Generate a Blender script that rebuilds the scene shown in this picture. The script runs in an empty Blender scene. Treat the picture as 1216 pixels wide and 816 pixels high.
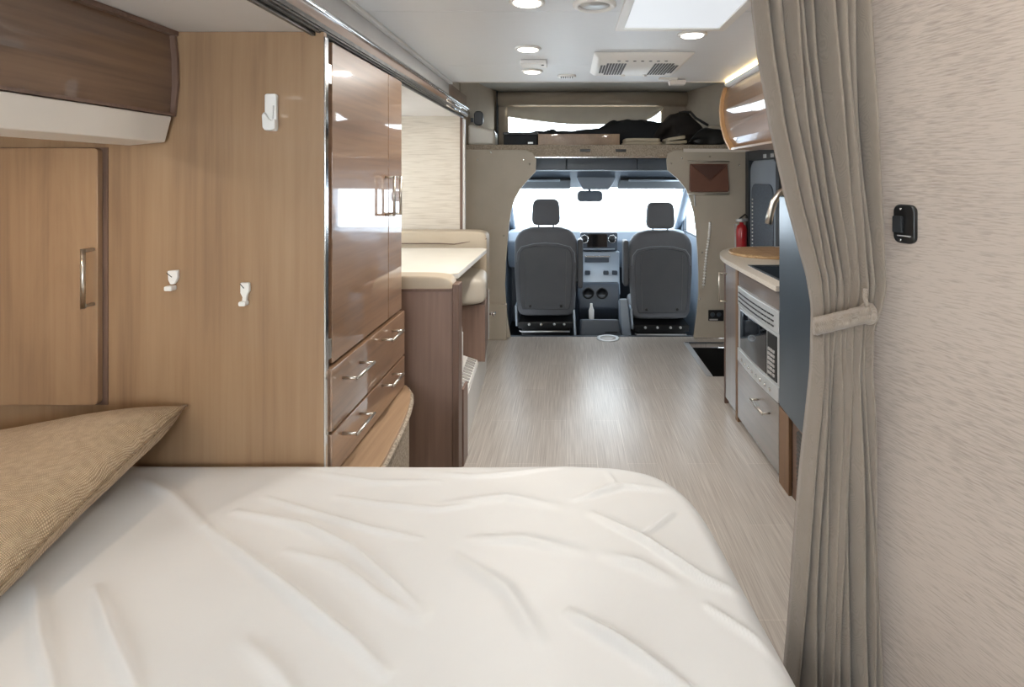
import bpy, bmesh, math, random
from mathutils import Vector
random.seed(7)
PI = math.pi
col = bpy.context.scene.collection
sc = bpy.context.scene
E = 1.386        # eye height (m)
F = 640.0        # focal length in pixels of the 1216 px wide frame
VX, VY = 675.0, 210.0

def U(px, py, Y):                  # measured image point at distance Y -> world point
    return Vector(((px-VX)*Y/F, Y, E-(py-VY)*Y/F))
def G(px, py, Z):                  # measured image point lying at height Z -> world point
    Y = F*(E-Z)/(py-VY)
    return Vector(((px-VX)*Y/F, Y, Z))

# ------------------------------------------------------------------ materials
def lin(h):
    h = h.lstrip('#'); o = []
    for i in (0, 2, 4):
        c = int(h[i:i+2], 16)/255.0
        o.append(c/12.92 if c <= 0.04045 else ((c+0.055)/1.055)**2.4)
    return (o[0], o[1], o[2], 1.0)

def new_mat(name):
    m = bpy.data.materials.new(name); m.use_nodes = True
    nt = m.node_tree
    return m, nt, nt.nodes['Principled BSDF']

def plain(name, c, rough=0.5, metal=0.0, coat=0.0, bump=0.0, bscale=200.0, spec=0.5, var=0.06, sheen=0.0, vscale=6.0, stretch=(1, 1, 1)):
    m, nt, b = new_mat(name)
    b.inputs['Roughness'].default_value = rough
    b.inputs['Metallic'].default_value = metal
    b.inputs['Coat Weight'].default_value = coat
    b.inputs['Coat Roughness'].default_value = 0.04
    b.inputs['Specular IOR Level'].default_value = spec
    b.inputs['Sheen Weight'].default_value = sheen
    tc = nt.nodes.new('ShaderNodeTexCoord')
    n = nt.nodes.new('ShaderNodeTexNoise'); n.inputs['Scale'].default_value = vscale; n.inputs['Detail'].default_value = 4
    mp = nt.nodes.new('ShaderNodeMapping'); mp.inputs['Scale'].default_value = stretch
    nt.links.new(tc.outputs['Object'], mp.inputs[0]); nt.links.new(mp.outputs[0], n.inputs[0])
    r = nt.nodes.new('ShaderNodeValToRGB')
    a = lin(c)
    r.color_ramp.elements[0].color = tuple(max(0, v*(1-var)) for v in a[:3])+(1,)
    r.color_ramp.elements[1].color = tuple(min(1, v*(1+var)) for v in a[:3])+(1,)
    r.color_ramp.elements[0].position = .35; r.color_ramp.elements[1].position = .65
    nt.links.new(n.outputs['Fac'], r.inputs[0]); nt.links.new(r.outputs[0], b.inputs['Base Color'])
    if bump:
        n2 = nt.nodes.new('ShaderNodeTexNoise'); n2.inputs['Scale'].default_value = bscale; n2.inputs['Detail'].default_value = 3
        nt.links.new(mp.outputs[0], n2.inputs[0])
        bp = nt.nodes.new('ShaderNodeBump'); bp.inputs['Strength'].default_value = bump; bp.inputs['Distance'].default_value = 0.002
        nt.links.new(n2.outputs['Fac'], bp.inputs['Height']); nt.links.new(bp.outputs[0], b.inputs['Normal'])
    return m

def wood(name, light, mid, dark, grain='Z', rough=0.45, coat=0.0, fine=90.0, broad=5.0):
    m, nt, b = new_mat(name)
    b.inputs['Roughness'].default_value = rough
    b.inputs['Coat Weight'].default_value = coat
    b.inputs['Coat Roughness'].default_value = 0.03
    if coat: b.inputs['Coat IOR'].default_value = 1.5+.6*coat
    tc = nt.nodes.new('ShaderNodeTexCoord')
    def mp(s_long, s_cross):
        n = nt.nodes.new('ShaderNodeMapping'); s = [s_cross]*3
        s['XYZ'.index(grain)] = s_long
        n.inputs['Scale'].default_value = s; nt.links.new(tc.outputs['Object'], n.inputs[0]); return n
    n1 = nt.nodes.new('ShaderNodeTexNoise'); n1.inputs['Scale'].default_value = 1; n1.inputs['Detail'].default_value = 6; n1.inputs['Distortion'].default_value = 1.2
    nt.links.new(mp(broad*.14, broad).outputs[0], n1.inputs[0])
    n2 = nt.nodes.new('ShaderNodeTexNoise'); n2.inputs['Scale'].default_value = 1; n2.inputs['Detail'].default_value = 5
    nt.links.new(mp(fine*.03, fine).outputs[0], n2.inputs[0])
    mx = nt.nodes.new('ShaderNodeMix'); mx.data_type = 'FLOAT'; mx.inputs[0].default_value = .36
    nt.links.new(n1.outputs['Fac'], mx.inputs[2]); nt.links.new(n2.outputs['Fac'], mx.inputs[3])
    r = nt.nodes.new('ShaderNodeValToRGB'); e = r.color_ramp.elements
    e[0].position = .30; e[0].color = lin(dark); e[1].position = .68; e[1].color = lin(light)
    k = e.new(.48); k.color = lin(mid)
    nt.links.new(mx.outputs[0], r.inputs[0]); nt.links.new(r.outputs[0], b.inputs['Base Color'])
    bp = nt.nodes.new('ShaderNodeBump'); bp.inputs['Strength'].default_value = .12; bp.inputs['Distance'].default_value = .001
    nt.links.new(n2.outputs['Fac'], bp.inputs['Height']); nt.links.new(bp.outputs[0], b.inputs['Normal'])
    return m

def emis(name, c, s):
    m, nt, b = new_mat(name)
    b.inputs['Base Color'].default_value = lin(c)
    if s < 1: b.inputs['Base Color'].default_value = (.3, .3, .3, 1)
    b.inputs['Emission Color'].default_value = lin(c); b.inputs['Emission Strength'].default_value = s
    return m

def glass_mat(name, tint, gloss=0.06):
    m = bpy.data.materials.new(name); m.use_nodes = True; nt = m.node_tree; nt.nodes.clear()
    o = nt.nodes.new('ShaderNodeOutputMaterial'); t = nt.nodes.new('ShaderNodeBsdfTransparent'); t.inputs[0].default_value = tint
    g = nt.nodes.new('ShaderNodeBsdfGlossy'); g.inputs['Roughness'].default_value = .02
    f = nt.nodes.new('ShaderNodeMixShader'); f.inputs[0].default_value = gloss
    nt.links.new(t.outputs[0], f.inputs[1]); nt.links.new(g.outputs[0], f.inputs[2]); nt.links.new(f.outputs[0], o.inputs[0])
    return m

def floor_mat():
    m, nt, b = new_mat('grey_plank_floor')
    b.inputs['Roughness'].default_value = .30; b.inputs['Specular IOR Level'].default_value = .85
    tc = nt.nodes.new('ShaderNodeTexCoord')
    mp = nt.nodes.new('ShaderNodeMapping'); mp.inputs['Rotation'].default_value = (0, 0, PI/2)
    nt.links.new(tc.outputs['Object'], mp.inputs[0])
    br = nt.nodes.new('ShaderNodeTexBrick'); br.inputs['Scale'].default_value = 1
    br.inputs['Brick Width'].default_value = .92; br.inputs['Row Height'].default_value = .145
    br.inputs['Mortar Size'].default_value = .0012; br.inputs['Mortar Smooth'].default_value = .3
    br.inputs['Color1'].default_value = (.50, .50, .50, 1); br.inputs['Color2'].default_value = (.56, .56, .56, 1); br.inputs['Mortar'].default_value = (.72, .72, .72, 1)
    nt.links.new(mp.outputs[0], br.inputs[0])
    mp2 = nt.nodes.new('ShaderNodeMapping'); mp2.inputs['Scale'].default_value = (190, 3.5, 1)
    nt.links.new(tc.outputs['Object'], mp2.inputs[0])
    n = nt.nodes.new('ShaderNodeTexNoise'); n.inputs['Scale'].default_value = 1; n.inputs['Detail'].default_value = 5
    nt.links.new(mp2.outputs[0], n.inputs[0])
    r = nt.nodes.new('ShaderNodeValToRGB'); e = r.color_ramp.elements
    e[0].position = .3; e[0].color = lin('#9f968e'); e[1].position = .72; e[1].color = lin('#c5beb6')
    nt.links.new(n.outputs['Fac'], r.inputs[0])
    mx = nt.nodes.new('ShaderNodeMix'); mx.data_type = 'RGBA'; mx.blend_type = 'OVERLAY'; mx.inputs[0].default_value = .8
    nt.links.new(r.outputs[0], mx.inputs[6]); nt.links.new(br.outputs['Color'], mx.inputs[7])
    nt.links.new(mx.outputs[2], b.inputs['Base Color'])
    return m

def grasscloth(name, base, streak, amount=.35, zs=260.0, xs=16.0, bump=.35):
    m, nt, b = new_mat(name)
    b.inputs['Roughness'].default_value = .8
    tc = nt.nodes.new('ShaderNodeTexCoord')
    mp = nt.nodes.new('ShaderNodeMapping'); mp.inputs['Scale'].default_value = (xs, xs, zs)
    nt.links.new(tc.outputs['Object'], mp.inputs[0])
    n = nt.nodes.new('ShaderNodeTexNoise'); n.inputs['Scale'].default_value = 1; n.inputs['Detail'].default_value = 3; n.inputs['Distortion'].default_value = .4
    nt.links.new(mp.outputs[0], n.inputs[0])
    n3 = nt.nodes.new('ShaderNodeTexNoise'); n3.inputs['Scale'].default_value = 5; n3.inputs['Detail'].default_value = 3
    nt.links.new(tc.outputs['Object'], n3.inputs[0])
    ad = nt.nodes.new('ShaderNodeMath'); ad.operation = 'MULTIPLY_ADD'; ad.inputs[1].default_value = .35
    nt.links.new(n3.outputs['Fac'], ad.inputs[0]); nt.links.new(n.outputs['Fac'], ad.inputs[2])
    r = nt.nodes.new('ShaderNodeValToRGB'); e = r.color_ramp.elements
    e[0].position = .62; e[0].color = lin(base); e[1].position = .62+amount; e[1].color = lin(streak)
    nt.links.new(ad.outputs[0], r.inputs[0]); nt.links.new(r.outputs[0], b.inputs['Base Color'])
    bp = nt.nodes.new('ShaderNodeBump'); bp.inputs['Strength'].default_value = bump; bp.inputs['Distance'].default_value = .0015; bp.invert = True
    nt.links.new(n.outputs['Fac'], bp.inputs['Height']); nt.links.new(bp.outputs[0], b.inputs['Normal'])
    return m

def weave(name, a, c, scale=300.0, rough=.9, bump=.6, sheen=.2):
    m, nt, b = new_mat(name)
    b.inputs['Roughness'].default_value = rough; b.inputs['Sheen Weight'].default_value = sheen
    tc = nt.nodes.new('ShaderNodeTexCoord')
    nz = nt.nodes.new('ShaderNodeTexNoise'); nz.inputs['Scale'].default_value = 7; nz.inputs['Detail'].default_value = 2
    nt.links.new(tc.outputs['Object'], nz.inputs[0])
    vm = nt.nodes.new('ShaderNodeVectorMath'); vm.operation = 'MULTIPLY_ADD'; vm.inputs[1].default_value = (.05, .05, .05)
    nt.links.new(nz.outputs['Color'], vm.inputs[0]); nt.links.new(tc.outputs['Object'], vm.inputs[2])
    w = nt.nodes.new('ShaderNodeTexWave'); w.bands_direction = 'X'; w.inputs['Scale'].default_value = scale*.3; w.inputs['Distortion'].default_value = 1.5; w.inputs['Detail'].default_value = 2
    w2 = nt.nodes.new('ShaderNodeTexWave'); w2.bands_direction = 'Y'; w2.inputs['Scale'].default_value = scale*.3; w2.inputs['Distortion'].default_value = 1.5; w2.inputs['Detail'].default_value = 2
    nt.links.new(vm.outputs[0], w.inputs[0]); nt.links.new(vm.outputs[0], w2.inputs[0])
    mu = nt.nodes.new('ShaderNodeMath'); mu.operation = 'MULTIPLY'
    nt.links.new(w.outputs['Fac'], mu.inputs[0]); nt.links.new(w2.outputs['Fac'], mu.inputs[1])
    n = nt.nodes.new('ShaderNodeTexNoise'); n.inputs['Scale'].default_value = 60; n.inputs['Detail'].default_value = 4
    nt.links.new(tc.outputs['Object'], n.inputs[0])
    n4 = nt.nodes.new('ShaderNodeMath'); n4.operation = 'MULTIPLY'; n4.inputs[1].default_value = .5
    mx = nt.nodes.new('ShaderNodeMath'); mx.operation = 'MULTIPLY_ADD'; mx.inputs[1].default_value = .8
    nt.links.new(n.outputs['Fac'], n4.inputs[0]); nt.links.new(mu.outputs[0], mx.inputs[0]); nt.links.new(n4.outputs[0], mx.inputs[2])
    r = nt.nodes.new('ShaderNodeValToRGB'); e = r.color_ramp.elements
    e[0].position = .2; e[0].color = lin(a); e[1].position = .8; e[1].color = lin(c)
    nt.links.new(mx.outputs[0], r.inputs[0]); nt.links.new(r.outputs[0], b.inputs['Base Color'])
    bp = nt.nodes.new('ShaderNodeBump'); bp.inputs['Strength'].default_value = bump; bp.inputs['Distance'].default_value = .003
    nt.links.new(mx.outputs[0], bp.inputs['Height']); nt.links.new(bp.outputs[0], b.inputs['Normal'])
    return m

M = {}
M['oak'] = wood('light_oak_panel', '#a58768', '#98795b', '#7d614a', 'Z', .42, 0.25, fine=55)
M['oak_door'] = wood('light_oak_door', '#a88a6a', '#9b7b5d', '#80644c', 'Z', .42, 0.25, fine=55, broad=6.5)
M['gloss_brown'] = wood('gloss_brown_wood', '#9c7b60', '#8a6b52', '#6b5240', 'Y', .35, 1.0, fine=60)
M['gloss_brown_x'] = wood('gloss_dark_brown_locker', '#8a6f5a', '#765c49', '#574236', 'Y', .35, .7, fine=60)
M['walnut'] = wood('walnut_panel', '#94796a', '#80675a', '#614c43', 'Z', .45, 0.1, fine=50)
M['walnut_edge'] = wood('walnut_edge', '#7c6356', '#6b5448', '#503e35', 'Z', .45)
M['grey_wood'] = wood('gloss_grey_wood', '#84776f', '#746a64', '#5c534f', 'Y', .3, .8, fine=60)
M['grey_wood_z'] = wood('gloss_grey_wood_upright', '#8f8681', '#837a76', '#6d6461', 'Z', .3, .8, fine=60)
M['edge_wood'] = wood('light_edge_wood', '#d0a878', '#c0966a', '#a67f57', 'Z', .45)
M['mid_wood'] = wood('mid_brown_stile', '#86684c', '#7a5d44', '#624a37', 'Z', .5)
M['edge_wood_y'] = wood('light_shelf_wood', '#b89a79', '#a4866a', '#8b6f55', 'Y', .4, .2)
M['ceiling'] = plain('ceiling_board', '#e4e7ea', .40, var=.02, stretch=(2, 60, 1), bump=.06, bscale=3)
M['slide_white'] = plain('warm_white_liner', '#cfc9c3', .6, var=.02)
M['white_plastic'] = plain('white_plastic', '#eceae6', .35, var=.01)
M['white_trim'] = plain('white_satin_trim', '#dedcd8', .4, var=.02)
M['valance'] = plain('cream_valance', '#dcd4ca', .5, var=.02)
M['chrome'] = plain('polished_metal', '#e6e6e6', .12, 1.0, var=.01)
M['brushed'] = plain('brushed_nickel', '#c9c2b8', .3, 1.0, var=.04)
M['grey_fascia'] = plain('grey_fascia', '#b9b6b3', .25, coat=.3, var=.03)
M['rail_dark'] = plain('dark_rail_seal', '#55524f', .35, .3, bump=.4, bscale=60, var=.3, vscale=30)
M['beige_wall'] = grasscloth('beige_grasscloth', '#bdaea1', '#9b8d83', .50, zs=420, xs=38, bump=.18)
M['cream_wall'] = grasscloth('cream_grasscloth', '#cfc5b6', '#b3a694', .4, zs=120, xs=6, bump=.1)
M['plate'] = plain('beige_vinyl_board', '#b2a898', .5, var=.03)
M['carpet'] = plain('fleck_carpet', '#a39686', .95, bump=.8, bscale=260, var=.35, vscale=120)
M['cap_fabric'] = plain('taupe_headliner', '#aea08e', .9, bump=.2, bscale=200, var=.04)
M['cap_ceiling'] = plain('grey_headliner', '#a9a69f', .9, var=.04)
M['shade'] = plain('beige_shade', '#dacfbd', .8, var=.04)
M['sheet'] = plain('white_satin_sheet', '#d1cfcc', .46, var=.015, sheen=.3, spec=.5)
M['mattress'] = plain('white_ticking', '#dddbd7', .9, var=.02)
M['base_dark'] = plain('bed_base_board', '#8a7866', .7)
M['pillow'] = weave('tan_woven_jute', '#967d60', '#dcc29f', 300, bump=.8)
M['pillow_seam'] = weave('tan_seam', '#6e5940', '#a88d6a', 400)
M['curtain'] = weave('taupe_linen', '#807467', '#8f8275', 1500, bump=.12, sheen=.2)
M['tie'] = weave('taupe_tie', '#8a7d70', '#ab9d8e', 700, bump=.3)
M['black_plastic'] = plain('black_plastic', '#1c1d1e', .35, var=.1)
M['black_soft'] = plain('black_soft_vinyl', '#242629', .7, var=.15)
M['steel_dark'] = plain('dark_steel_door', '#4c555e', .32, .4, var=.04)
M['dark_vent'] = plain('dark_grille', '#4a4642', .5, var=.06)
M['counter'] = plain('speckled_cream_worktop', '#c9c0b4', .3, var=.12, vscale=160)
M['board'] = wood('bamboo_board', '#c9ab84', '#b08f66', '#80603f', 'X', .5, fine=30, broad=60)
M['steel'] = plain('stainless_steel', '#cfd1d2', .38, .55, var=.03)
M['oven_glass'] = plain('black_oven_glass', '#0c0e12', .06, coat=1.0, var=.05)
M['tan_leather'] = plain('taupe_leatherette', '#b3a48f', .45, bump=.15, bscale=300, var=.03)
M['cream_leather'] = plain('cream_leatherette', '#c4bbad', .4, bump=.15, bscale=300, var=.03)
M['laminate'] = plain('cream_laminate', '#e3dccf', .3, var=.03)
M['seat'] = plain('charcoal_seat_fabric', '#5d6066', .75, bump=.3, bscale=350, var=.06, sheen=.2)
M['seat_piping'] = plain('grey_piping', '#8b9098', .6)
M['seat_shell'] = plain('charcoal_seat_shell', '#4b4e53', .55, var=.05)
M['cab_grey'] = plain('blue_grey_cab_trim', '#7f8b99', .5, var=.04)
M['cab_dark'] = plain('dark_blue_grey_trim', '#454d57', .4, var=.06)
M['cab_black'] = plain('black_cab_floor', '#15171a', .5, var=.2, bump=.3, bscale=90)
M['silver_cab'] = plain('silver_dash_panel', '#9aa6b2', .3, .3, var=.03)
M['red'] = plain('red_enamel', '#a8161c', .3, coat=.5, var=.03)
M['brown_leather'] = plain('brown_leather', '#6b4434', .5, bump=.2, bscale=120, var=.12)
M['door_grey'] = plain('grey_door_skin', '#8b939c', .45, var=.03)
M['door_dark'] = plain('dark_door_frame', '#2f3439', .4, var=.06)
M['door_screen'] = plain('dark_speckled_screen', '#545c66', .6, var=.2, vscale=90)
M['well'] = plain('black_rubber_well', '#0e0d0c', .8, var=.2)
M['blanket'] = plain('cream_wool', '#c2b59f', .9, bump=.6, bscale=60, var=.06)
M['jacket'] = plain('dark_brown_cloth', '#2e2926', .85, bump=.6, bscale=40, var=.12)
M['floor'] = floor_mat()
M['lamp'] = emis('warm_white_lens', '#fff6e6', 9.0)
M['strip'] = emis('warm_led_strip', '#ffe0a0', 16.0)
M['skylight'] = emis('daylit_frosted_dome', '#eef4fa', .75)
M['glass'] = glass_mat('clear_glass', (.93, .96, .97, 1))
M['frosted'] = glass_mat('tinted_glass', (.85, .9, .93, 1))

# ------------------------------------------------------------------ mesh builder
WORLD = {}
class MB:
    def __init__(s): s.v = []; s.f = []
    def box(s, x0, x1, y0, y1, z0, z1):
        n = len(s.v)
        s.v += [(x, y, z) for x in (x0, x1) for y in (y0, y1) for z in (z0, z1)]
        s.f += [tuple(n+i for i in q) for q in ((0, 1, 3, 2), (4, 6, 7, 5), (0, 4, 5, 1), (2, 3, 7, 6), (0, 2, 6, 4), (1, 5, 7, 3))]
        return s
    def prism(s, pts, axis, a, b):      # pts: 2-D outline in the plane of the other two axes
        n = len(s.v); k = len(pts)
        for d in (a, b):
            for p in pts:
                if axis == 'Y': s.v.append((p[0], d, p[1]))
                elif axis == 'Z': s.v.append((p[0], p[1], d))
                else: s.v.append((d, p[0], p[1]))
        s.f.append(tuple(range(n, n+k))); s.f.append(tuple(range(n+2*k-1, n+k-1, -1)))
        for i in range(k):
            j = (i+1) % k
            s.f.append((n+i, n+k+i, n+k+j, n+j))
        return s
    def hexa(s, lo, hi):                # two 4-corner loops
        n = len(s.v); s.v += [tuple(p) for p in lo]+[tuple(p) for p in hi]
        s.f += [(n+3, n+2, n+1, n), (n+4, n+5, n+6, n+7)]
        for i in range(4):
            j = (i+1) % 4; s.f.append((n+i, n+j, n+4+j, n+4+i))
        return s
    def tube(s, path, r, seg=10, radii=None):
        path = [Vector(p) for p in path]; n = len(s.v); L = len(path)
        up = Vector((0, 0, 1))
        t0 = (path[1]-path[0]).normalized()
        if abs(t0.dot(up)) > .9: up = Vector((1, 0, 0))
        for i, p in enumerate(path):
            t = (path[min(i+1, L-1)]-path[max(i-1, 0)]).normalized()
            a = up-t*up.dot(t)
            if a.length < 1e-5: a = Vector((1, 0, 0)).cross(t)
            a.normalize(); b = t.cross(a); up = a
            rr = radii[i] if radii else r
            for k in range(seg):
                an = 2*PI*k/seg
                q = p+a*math.cos(an)*rr+b*math.sin(an)*rr
                s.v.append(tuple(q))
        for i in range(L-1):
            for k in range(seg):
                k2 = (k+1) % seg
                s.f.append((n+i*seg+k, n+i*seg+k2, n+(i+1)*seg+k2, n+(i+1)*seg+k))
        s.f.append(tuple(n+k for k in reversed(range(seg)))); s.f.append(tuple(n+(L-1)*seg+k for k in range(seg)))
        return s
    def lathe(s, prof, c, axis='Z', seg=28):
        n = len(s.v); L = len(prof)
        for r, h in prof:
            for k in range(seg):
                a = 2*PI*k/seg; u, w = r*math.cos(a), r*math.sin(a)
                if axis == 'Z': s.v.append((c[0]+u, c[1]+w, c[2]+h))
                elif axis == 'Y': s.v.append((c[0]+u, c[1]+h, c[2]+w))
                else: s.v.append((c[0]+h, c[1]+u, c[2]+w))
        for i in range(L-1):
            for k in range(seg):
                k2 = (k+1) % seg
                s.f.append((n+i*seg+k, n+i*seg+k2, n+(i+1)*seg+k2, n+(i+1)*seg+k))
        s.f.append(tuple(n+k for k in reversed(range(seg)))); s.f.append(tuple(n+(L-1)*seg+k for k in range(seg)))
        return s
    def grid(s, fn, nu, nv, closeu=False):
        n = len(s.v)
        for i in range(nu):
            for j in range(nv): s.v.append(tuple(fn(i/(nu-1), j/(nv-1))))
        for i in range(nu-1):
            for j in range(nv-1):
                a = n+i*nv+j; s.f.append((a, a+nv, a+nv+1, a+1))
        return s
    def build(s, name, mat, parent=None, bevel=0.0, smooth=False, seg=3, weld=False, solid=0.0, subd=0):
        if parent is not None: org = WORLD[parent.name]
        else:
            xs = [p[0] for p in s.v]; ys = [p[1] for p in s.v]; zs = [p[2] for p in s.v]
            org = Vector(((min(xs)+max(xs))/2, (min(ys)+max(ys))/2, min(zs)))
        me = bpy.data.meshes.new(name)
        me.from_pydata([(p[0]-org.x, p[1]-org.y, p[2]-org.z) for p in s.v], [], s.f)
        bm = bmesh.new(); bm.from_mesh(me)
        if weld: bmesh.ops.remove_doubles(bm, verts=bm.verts, dist=1e-5)
        bmesh.ops.recalc_face_normals(bm, faces=bm.faces); bm.to_mesh(me); bm.free()
        me.materials.append(M[mat] if isinstance(mat, str) else mat)
        o = bpy.data.objects.new(name, me); col.objects.link(o)
        if parent is not None: o.parent = parent
        else: o.location = org
        WORLD[o.name] = org
        if smooth or bevel: me.polygons.foreach_set('use_smooth', [True]*len(me.polygons))
        if bevel:
            md = o.modifiers.new('bevel', 'BEVEL'); md.width = bevel; md.segments = seg; md.limit_method = 'ANGLE'; md.angle_limit = math.radians(35); md.harden_normals = True
        if solid:
            md = o.modifiers.new('solid', 'SOLIDIFY'); md.thickness = solid; md.offset = 0
        if subd:
            md = o.modifiers.new('sub', 'SUBSURF'); md.levels = subd; md.render_levels = subd
        return o

def tag(o, label=None, cat=None, group=None, kind=None):
    if label: o['label'] = label
    if cat: o['category'] = cat
    if group: o['group'] = group
    if kind: o['kind'] = kind
    return o
def thing(name, loc, label, cat, group=None):
    o = bpy.data.objects.new(name, None); o.empty_display_size = .05; col.objects.link(o)
    o.location = loc; WORLD[o.name] = Vector(loc)
    return tag(o, label, cat, group)
def struct(name, mb, mat, **k):
    return tag(mb.build(name, mat, **k), kind='structure')
def copy_tree(o, parent=None):
    c = o.copy(); col.objects.link(c); c.parent = parent
    for ch in list(o.children): copy_tree(ch, c)
    return c
def rr(x0, x1, z0, z1, r, n=6):          # rounded rectangle outline
    out = []
    for cx, cz, a0 in ((x1-r, z1-r, 0), (x0+r, z1-r, PI/2), (x0+r, z0+r, PI), (x1-r, z0+r, 1.5*PI)):
        for i in range(n+1):
            a = a0+PI/2*i/n; out.append((cx+r*math.cos(a), cz+r*math.sin(a)))
    return out
def cushion(mb, x0, x1, y0, y1, z0, z1, e=.28, n=18):   # puffy rounded block (superellipsoid)
    cx, cy, cz = (x0+x1)/2, (y0+y1)/2, (z0+z1)/2; ax, ay, az = (x1-x0)/2, (y1-y0)/2, (z1-z0)/2
    def sg(c, p): return math.copysign(abs(c)**p, c)
    def fn(u, v):
        t = -PI/2+PI*u; p = -PI+2*PI*v
        return (cx+ax*sg(math.cos(t), e)*sg(math.cos(p), e), cy+ay*sg(math.cos(t), e)*sg(math.sin(p), e), cz+az*sg(math.sin(t), e*1.3))
    return mb.grid(fn, n*2, n*4)

# ------------------------------------------------------------------ dimensions
FZ = 1.972                                  # ceiling
XL, XR = -1.86, 1.56                        # outer walls
YB = -1.3
YP = 4.67                                   # cab partition
XF = -.735                                  # slide-out fascia
# ================================================================== THE SETTING
wx0, wx1, wy0, wy1 = .972, 1.50, 3.74, 4.50  # step well
f = MB()
f.box(XL, wx0, YB, YP, -.04, 0).box(wx1, XR, YB, YP, -.04, 0).box(wx0, wx1, YB, wy0, -.04, 0).box(wx0, wx1, wy1, YP, -.04, 0)
fl = struct('floor', f, 'floor')
w = MB(); w.box(wx0, wx1, wy0, wy1, -.30, -.28).box(wx0, wx0+.01, wy0, wy1, -.3, -.041).box(wx1-.01, wx1, wy0, wy1, -.3, -.041).box(wx0, wx1, wy0, wy0+.01, -.3, -.041).box(wx0, wx1, wy1-.01, wy1, -.3, -.041)
sw = thing('step_well', (1.23, 4.1, -.3), 'black recessed entry step well sunk in the floor before the entry door', 'step well')
w.build('well_liner', 'well', sw)
t = MB()
for i in range(4): t.box(wx0-.012+i*.011, wx0-.004+i*.011, wy0, wy1, .0005, .005)
t.build('aluminium_nosing', 'steel', sw)
t = MB(); t.box(wx0, wx1, wy1-.012, wy1, .0005, .006); t.build('rear_edge_strip', 'steel_dark', sw)
t = MB(); t.box(wx0+.04, wx1-.04, wy0+.03, wy0+.3, -.28, -.16).build('step', 'well', sw, bevel=.01)

struct('floor_cab', MB().box(-.72, 1.32, YP, 6.6, -.34, -.30), 'cab_black')
struct('trim_1', MB().box(-.52, 1.10, YP, YP+.03, -.30, .004), 'steel_dark')        # sill between floor and cab

# ceiling with board seams
c = MB()
seams = [YB, .2, 1.91, 2.84, 3.32]
for a, b in zip(seams[:-1], seams[1:]): c.box(XF, XR, a+.0015, b-.0015, FZ, FZ+.03)
c.box(XF, XR, YB, 3.32, FZ+.03, FZ+.06)
struct('ceiling', c, 'ceiling')
struct('ceiling_front_lip', MB().box(XF, XR, 3.32, 3.335, FZ-.004, FZ+.30), 'slide_white')
struct('ceiling_slide', MB().box(XL, XF, YB, 3.86, 1.82, 1.86), 'slide_white')
# walls
def wall_hole(mb, axis, a, b, u0, u1, z0, z1, hu0, hu1, hz0, hz1):
    def bx(p, q, r, s):
        if q-p < 1e-4 or s-r < 1e-4: return
        if axis == 'X': mb.box(a, b, p, q, r, s)
        else: mb.box(p, q, a, b, r, s)
    bx(u0, hu0, z0, z1); bx(hu1, u1, z0, z1); bx(hu0, hu1, z0, hz0); bx(hu0, hu1, hz1, z1)
    return mb
struct('wall_left', wall_hole(MB(), 'X', XL-.05, XL, YB, 3.9, 0, 1.86, 2.72, 3.62, 1.0, 1.62), 'cream_wall')
struct('wall_slide_end', MB().box(XL, -.775, 3.86, 3.89, 0, 1.82), 'cream_wall')
t = MB().box(-.775, -.757, 3.85, 3.89, 0, 1.82); struct('trim_2', t, 'walnut_edge')
t = MB().box(-.757, -.742, 3.855, 3.89, 0, 1.80); struct('trim_3', t, 'white_trim', bevel=.002)
struct('wall_left_front', MB().box(-.96, -.93, 3.89, YP, 0, FZ), 'plate')
struct('wall_right', MB().box(XR, XR+.05, YB, YP, 0, FZ), 'cream_wall')
struct('wall_back', wall_hole(MB(), 'Y', YB-.05, YB, XL, XR, 0, FZ+.05, -1.15, .35, .85, 1.62), 'cream_wall')
# angled shower-room wall next to the camera
wd = Vector((-.352, 1, 0)).normalized()
p0 = Vector((.578, 1.0, 0)); pa = p0+wd*.09; pb = p0-wd*1.9
nrm = Vector((1, .352, 0)).normalized()
t = MB().hexa([pa, pb, pb+nrm*.04, pa+nrm*.04], [q+Vector((0, 0, FZ)) for q in (pa, pb, pb+nrm*.04, pa+nrm*.04)])
struct('wall_near_right', t, 'beige_wall')
struct('wall_shower_end', MB().box(pa.x+.01, XR, pa.y-.03, pa.y+.005, 0, FZ), 'beige_wall')
# windows
def window(name, axis, a, b, u0, u1, z0, z1, fr=.035):
    m = MB(); wall_hole(m, axis, a, b, u0-.02, u1+.02, z0-.02, z1+.02, u0+fr, u1-fr, z0+fr, z1-fr)
    o = struct(name, m, 'black_plastic', bevel=.004)
    g = MB(); mid = (a+b)/2
    if axis == 'X': g.box(mid-.003, mid+.003, u0+fr, u1-fr, z0+fr, z1-fr)
    else: g.box(u0+fr, u1-fr, mid-.003, mid+.003, z0+fr, z1-fr)
    g.build('pane', 'glass', o)
    return o
window('window_1', 'X', XL-.04, XL+.012, 2.72, 3.62, 1.0, 1.62)
window('window_2', 'Y', YB-.04, YB+.012, -1.15, .35, .85, 1.62)
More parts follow.
